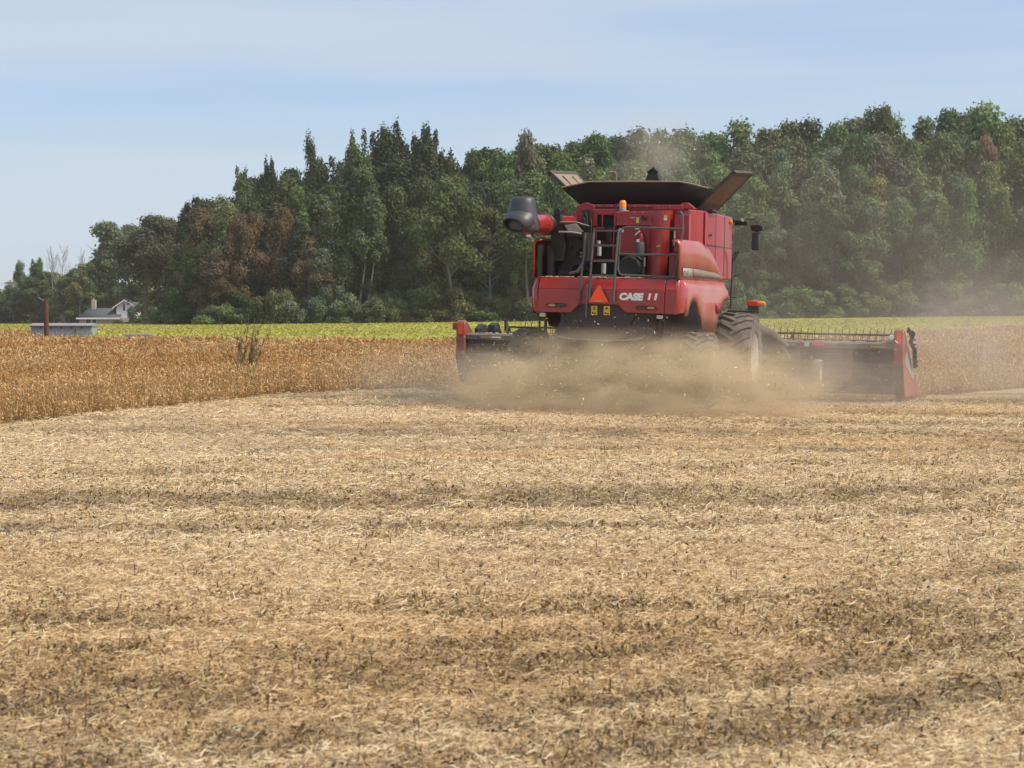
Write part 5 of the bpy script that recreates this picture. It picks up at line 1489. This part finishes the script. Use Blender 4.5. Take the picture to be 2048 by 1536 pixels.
# bolts, seams, latches, hoses
mb = MB()
for x0 in np.arange(-1.2, 1.2, 0.24): mb.lathe([(0, 0), (0.011, 0), (0.009, -0.008), (0, -0.009)], 'y', (x0, 1.52 - 0.082, 4.03), 8, cap=False)
for x0 in (-0.02, 0.15, 0.32, 0.49, 0.66):
    mb.lathe([(0, 0), (0.010, 0), (0.008, -0.008), (0, -0.009)], 'y', (x0, 1.078, 3.655), 8, cap=False); mb.lathe([(0, 0), (0.010, 0), (0.008, -0.008), (0, -0.009)], 'y', (x0, 1.078, 3.885), 8, cap=False)
mb.build("bolts", steel_m, combine)
mb = MB()
for y0 in (3.35, 4.35): mb.box(1.5265, 1.5325, y0, y0 + 0.012, 2.7, 3.97)
mb.box(1.506, 1.534, 2.3, 5.2, 3.30, 3.308)
mb.build("seam", black_m, gt)
mb = MB(); mb.box(1.536, 1.556, 2.7, 2.85, 3.48, 3.54); mb.build("latch", black_m, gt, bevel=0.01)
mb = MB()
for i, xx in enumerate((-2.9, -1.3, 1.2)):
    mb = MB()
    mb.tube([(xx, 7.12, 1.15), (xx + 0.25, 7.0, 1.0), (xx + 0.5, 7.06, 0.86), (xx + 1.0, 7.1, 0.95), (xx + 1.3, 7.12, 1.16)], 0.025, 6)
    mb.build("hydraulic_hose", engine_m, hdr)
MB().tube([(-5.0, 7.14, 1.03), (-1.0, 7.14, 1.02)], 0.03, 8).build("drive_shaft", engine_m, hdr)
MB().tube([(1.6, 7.14, 1.0), (4.8, 7.14, 1.02)], 0.03, 8).build("drive_shaft", engine_m, hdr)
mb = MB()
for xx in np.arange(-5.0, 4.9, 0.62):
    mb.box(xx, xx + 0.05, 7.235, 7.262, 0.34, 1.16)
mb.build("back_rib", mat_paint("rib_black", (0.03, 0.027, 0.025), 0.6, dust=0.35, dustcol=(0.2, 0.165, 0.14)), hdr)
# chaff caked on the ledges
mb = MB()
def crust(x0, x1, y0, y1, z, nn, par, nm):
    ps_ = MB()
    for i in range(nn):
        cx_, cy2 = random.uniform(x0, x1), random.uniform(y0, y1); r0 = random.uniform(0.015, 0.06)
        ps_.lathe([(r0, 0.0), (r0 * 0.7, r0 * 0.22), (0.002, r0 * 0.3)], 'z', (cx_, cy2, z), 7)
    o_ = ps_.build(nm, mat_paint("caked_chaff", (0.36, 0.26, 0.15), 0.95, dust=0.4, dustcol=(0.46, 0.36, 0.24), scale=20), par); o_['kind'] = 'stuff'
crust(-1.3, 1.3, 0.16, 0.38, 2.584, 90, bump, "chaff_crust")
crust(-5.0, 4.8, 7.2, 7.36, 1.315, 160, hdr, "chaff_crust")
# ------------------------------------------------------------------ dust and flying chaff
def dust(name, loc, rad, rot, density, color, label, nscale=1.6, lo=0.30, hi=0.70, power=1.0, ground=0.0, step=0.6, aniso=0.0, stretch=(1, 1, 1), warp=0.35, seed=0.0):
    """an airy body of dust: thick in the middle, torn by the wind towards its rim"""
    bm_v = MB()
    rows = []
    for i in range(13):
        th = math.pi * i / 12
        rows.append([(math.sin(th) * math.cos(q), math.sin(th) * math.sin(q), math.cos(th)) for q in np.linspace(0, 2 * math.pi, 24, endpoint=False)])
    bm_v.loft([r_ for r_ in rows[::-1]], close=True)
    m = bpy.data.materials.new(name); m.use_nodes = True
    n, l = m.node_tree.nodes, m.node_tree.links
    n.clear()
    out = n.new('ShaderNodeOutputMaterial')
    pv = n.new('ShaderNodeVolumePrincipled')
    pv.inputs['Color'].default_value = (*color, 1)
    pv.inputs['Anisotropy'].default_value = aniso
    l.new(pv.outputs['Volume'], out.inputs['Volume'])
    t = n.new('ShaderNodeTexCoord')
    ln = n.new('ShaderNodeVectorMath'); ln.operation = 'LENGTH'; l.new(t.outputs['Object'], ln.inputs[0])
    fo = n.new('ShaderNodeMapRange'); fo.interpolation_type = 'SMOOTHSTEP'
    fo.inputs['From Min'].default_value = 1.0; fo.inputs['From Max'].default_value = 0.15
    l.new(ln.outputs['Value'], fo.inputs['Value'])
    pw = n.new('ShaderNodeMath'); pw.operation = 'POWER'; pw.inputs[1].default_value = power; l.new(fo.outputs['Result'], pw.inputs[0])
    mp_ = n.new('ShaderNodeMapping'); mp_.inputs['Scale'].default_value = tuple(r_ * s_ for r_, s_ in zip(rad, stretch)); mp_.inputs['Location'].default_value = (seed, seed * 0.7, seed * 1.3)
    l.new(t.outputs['Object'], mp_.inputs['Vector'])
    nz = n.new('ShaderNodeTexNoise'); nz.inputs['Scale'].default_value = nscale; nz.inputs['Detail'].default_value = 4; nz.inputs['Roughness'].default_value = 0.58; nz.inputs['Distortion'].default_value = warp
    l.new(mp_.outputs['Vector'], nz.inputs['Vector'])
    mr = n.new('ShaderNodeMapRange'); mr.interpolation_type = 'SMOOTHSTEP'
    mr.inputs['From Min'].default_value = lo; mr.inputs['From Max'].default_value = hi; mr.inputs['To Max'].default_value = density
    l.new(nz.outputs['Fac'], mr.inputs['Value'])
    mu = n.new('ShaderNodeMath'); mu.operation = 'MULTIPLY'; l.new(mr.outputs['Result'], mu.inputs[0]); l.new(pw.outputs[0], mu.inputs[1])
    l.new(mu.outputs[0], pv.inputs['Density'])
    try: m.cycles.volume_step_rate = step
    except Exception: pass
    o = bm_v.build(name, m, None)
    o.location = loc; o.scale = rad; o.rotation_euler = (0, 0, R(rot))
    tag(o, label, "dust", kind="stuff")
    return o

TAN = (0.92, 0.75, 0.52); GREY = (0.85, 0.76, 0.66)
dust("chaff_cloud", (2.3, 38.4, 0.36), (5.0, 2.5, 1.45), -10, 4.2, TAN, "thick tan cloud of chaff and dust blown out behind the harvester", nscale=1.5, lo=0.34, hi=0.74, power=1.15, seed=2, stretch=(0.55, 0.9, 1.25), warp=0.8)
dust("dust_cloud", (6.3, 42.2, 0.5), (4.6, 2.8, 1.9), -14, 0.32, GREY, "grey dust hanging around the big wheel and header on the right", nscale=0.9, lo=0.28, hi=0.72, seed=5)
dust("dust_cloud", (-1.2, 43.2, 0.4), (3.6, 3.0, 1.1), 12, 0.30, GREY, "low dust drifting to the left in front of the header end", nscale=0.9, lo=0.32, hi=0.72, seed=9)
dust("dust_cloud", (12.2, 47.5, 0.9), (5.2, 4.0, 2.9), 0, 0.30, GREY, "dust blown to the right edge over the ripe crop", nscale=0.6, lo=0.30, hi=0.75, seed=13)
dust("dust_veil", (13.5, 66.0, 2.6), (15.0, 12.0, 6.8), 8, 0.022, GREY, "thin veil of dust drifting in front of the wood behind the harvester", nscale=0.28, lo=0.28, hi=0.75, power=0.8, seed=21, step=0.8)
dust("dust_plume", (3.6, 49.5, 5.6), (1.6, 1.8, 2.0), 0, 0.30, GREY, "small grey plume rising above the grain tank", nscale=0.8, lo=0.34, hi=0.72, seed=31)

# single bits of straw in the air
parts = []
for c, s_, k in (((2.2, 38.0, 0.62), (2.1, 0.9, 0.42), 9000), ((2.0, 37.4, 0.95), (1.6, 0.7, 0.45), 500), ((-0.4, 39.6, 0.55), (1.2, 1.0, 0.35), 3500), ((4.9, 38.6, 0.4), (1.5, 1.0, 0.35), 3500)):
    x = rng.normal(c[0], s_[0], k); y = rng.normal(c[1], s_[1], k); z = np.abs(rng.normal(c[2], s_[2], k)) + 0.02
    loc = np.array([x - 1.746, y - 38.8])
    yl = loc[0] * math.sin(R(16.5)) + loc[1] * math.cos(R(16.5))
    ok = (z < 1.9) & (yl < 0.9)
    x, y, z = x[ok], y[ok], z[ok]; kk = len(x)
    L = rng.gamma(2.5, 0.009, kk) + 0.008
    parts.append(ribbons(x, y, z, rng.uniform(0, 6.28, kk), rng.normal(0, 0.6, kk), L, L * rng.uniform(0.08, 0.22, kk), L * 0.1, pick([(0.66, 0.50, 0.30), (0.56, 0.40, 0.22), (0.44, 0.30, 0.15), (0.74, 0.62, 0.42)], kk)))
V, F, C = merge(parts)
o = link("flying_chaff", np_mesh("flying_chaff", V, F, C), None, straw_m)
tag(o, "bits of straw flying through the air behind the harvester", "chaff", kind="stuff")

# ------------------------------------------------------------------ thin summer haze over the whole farm
hz_ = MB(); hz_.box(-3200, 3200, -60, 6200, -4.0, 34.0)
hm_ = bpy.data.materials.new("haze"); hm_.use_nodes = True
hn = hm_.node_tree.nodes; hn.clear()
ho_ = hn.new('ShaderNodeOutputMaterial'); hv_ = hn.new('ShaderNodeVolumePrincipled')
hv_.inputs['Color'].default_value = (0.90, 0.90, 0.88, 1); hv_.inputs['Density'].default_value = 0.0002
hm_.node_tree.links.new(hv_.outputs['Volume'], ho_.inputs['Volume'])
tag(hz_.build("haze", hm_), "thin pale haze in the air over the fields", "haze", kind="stuff")
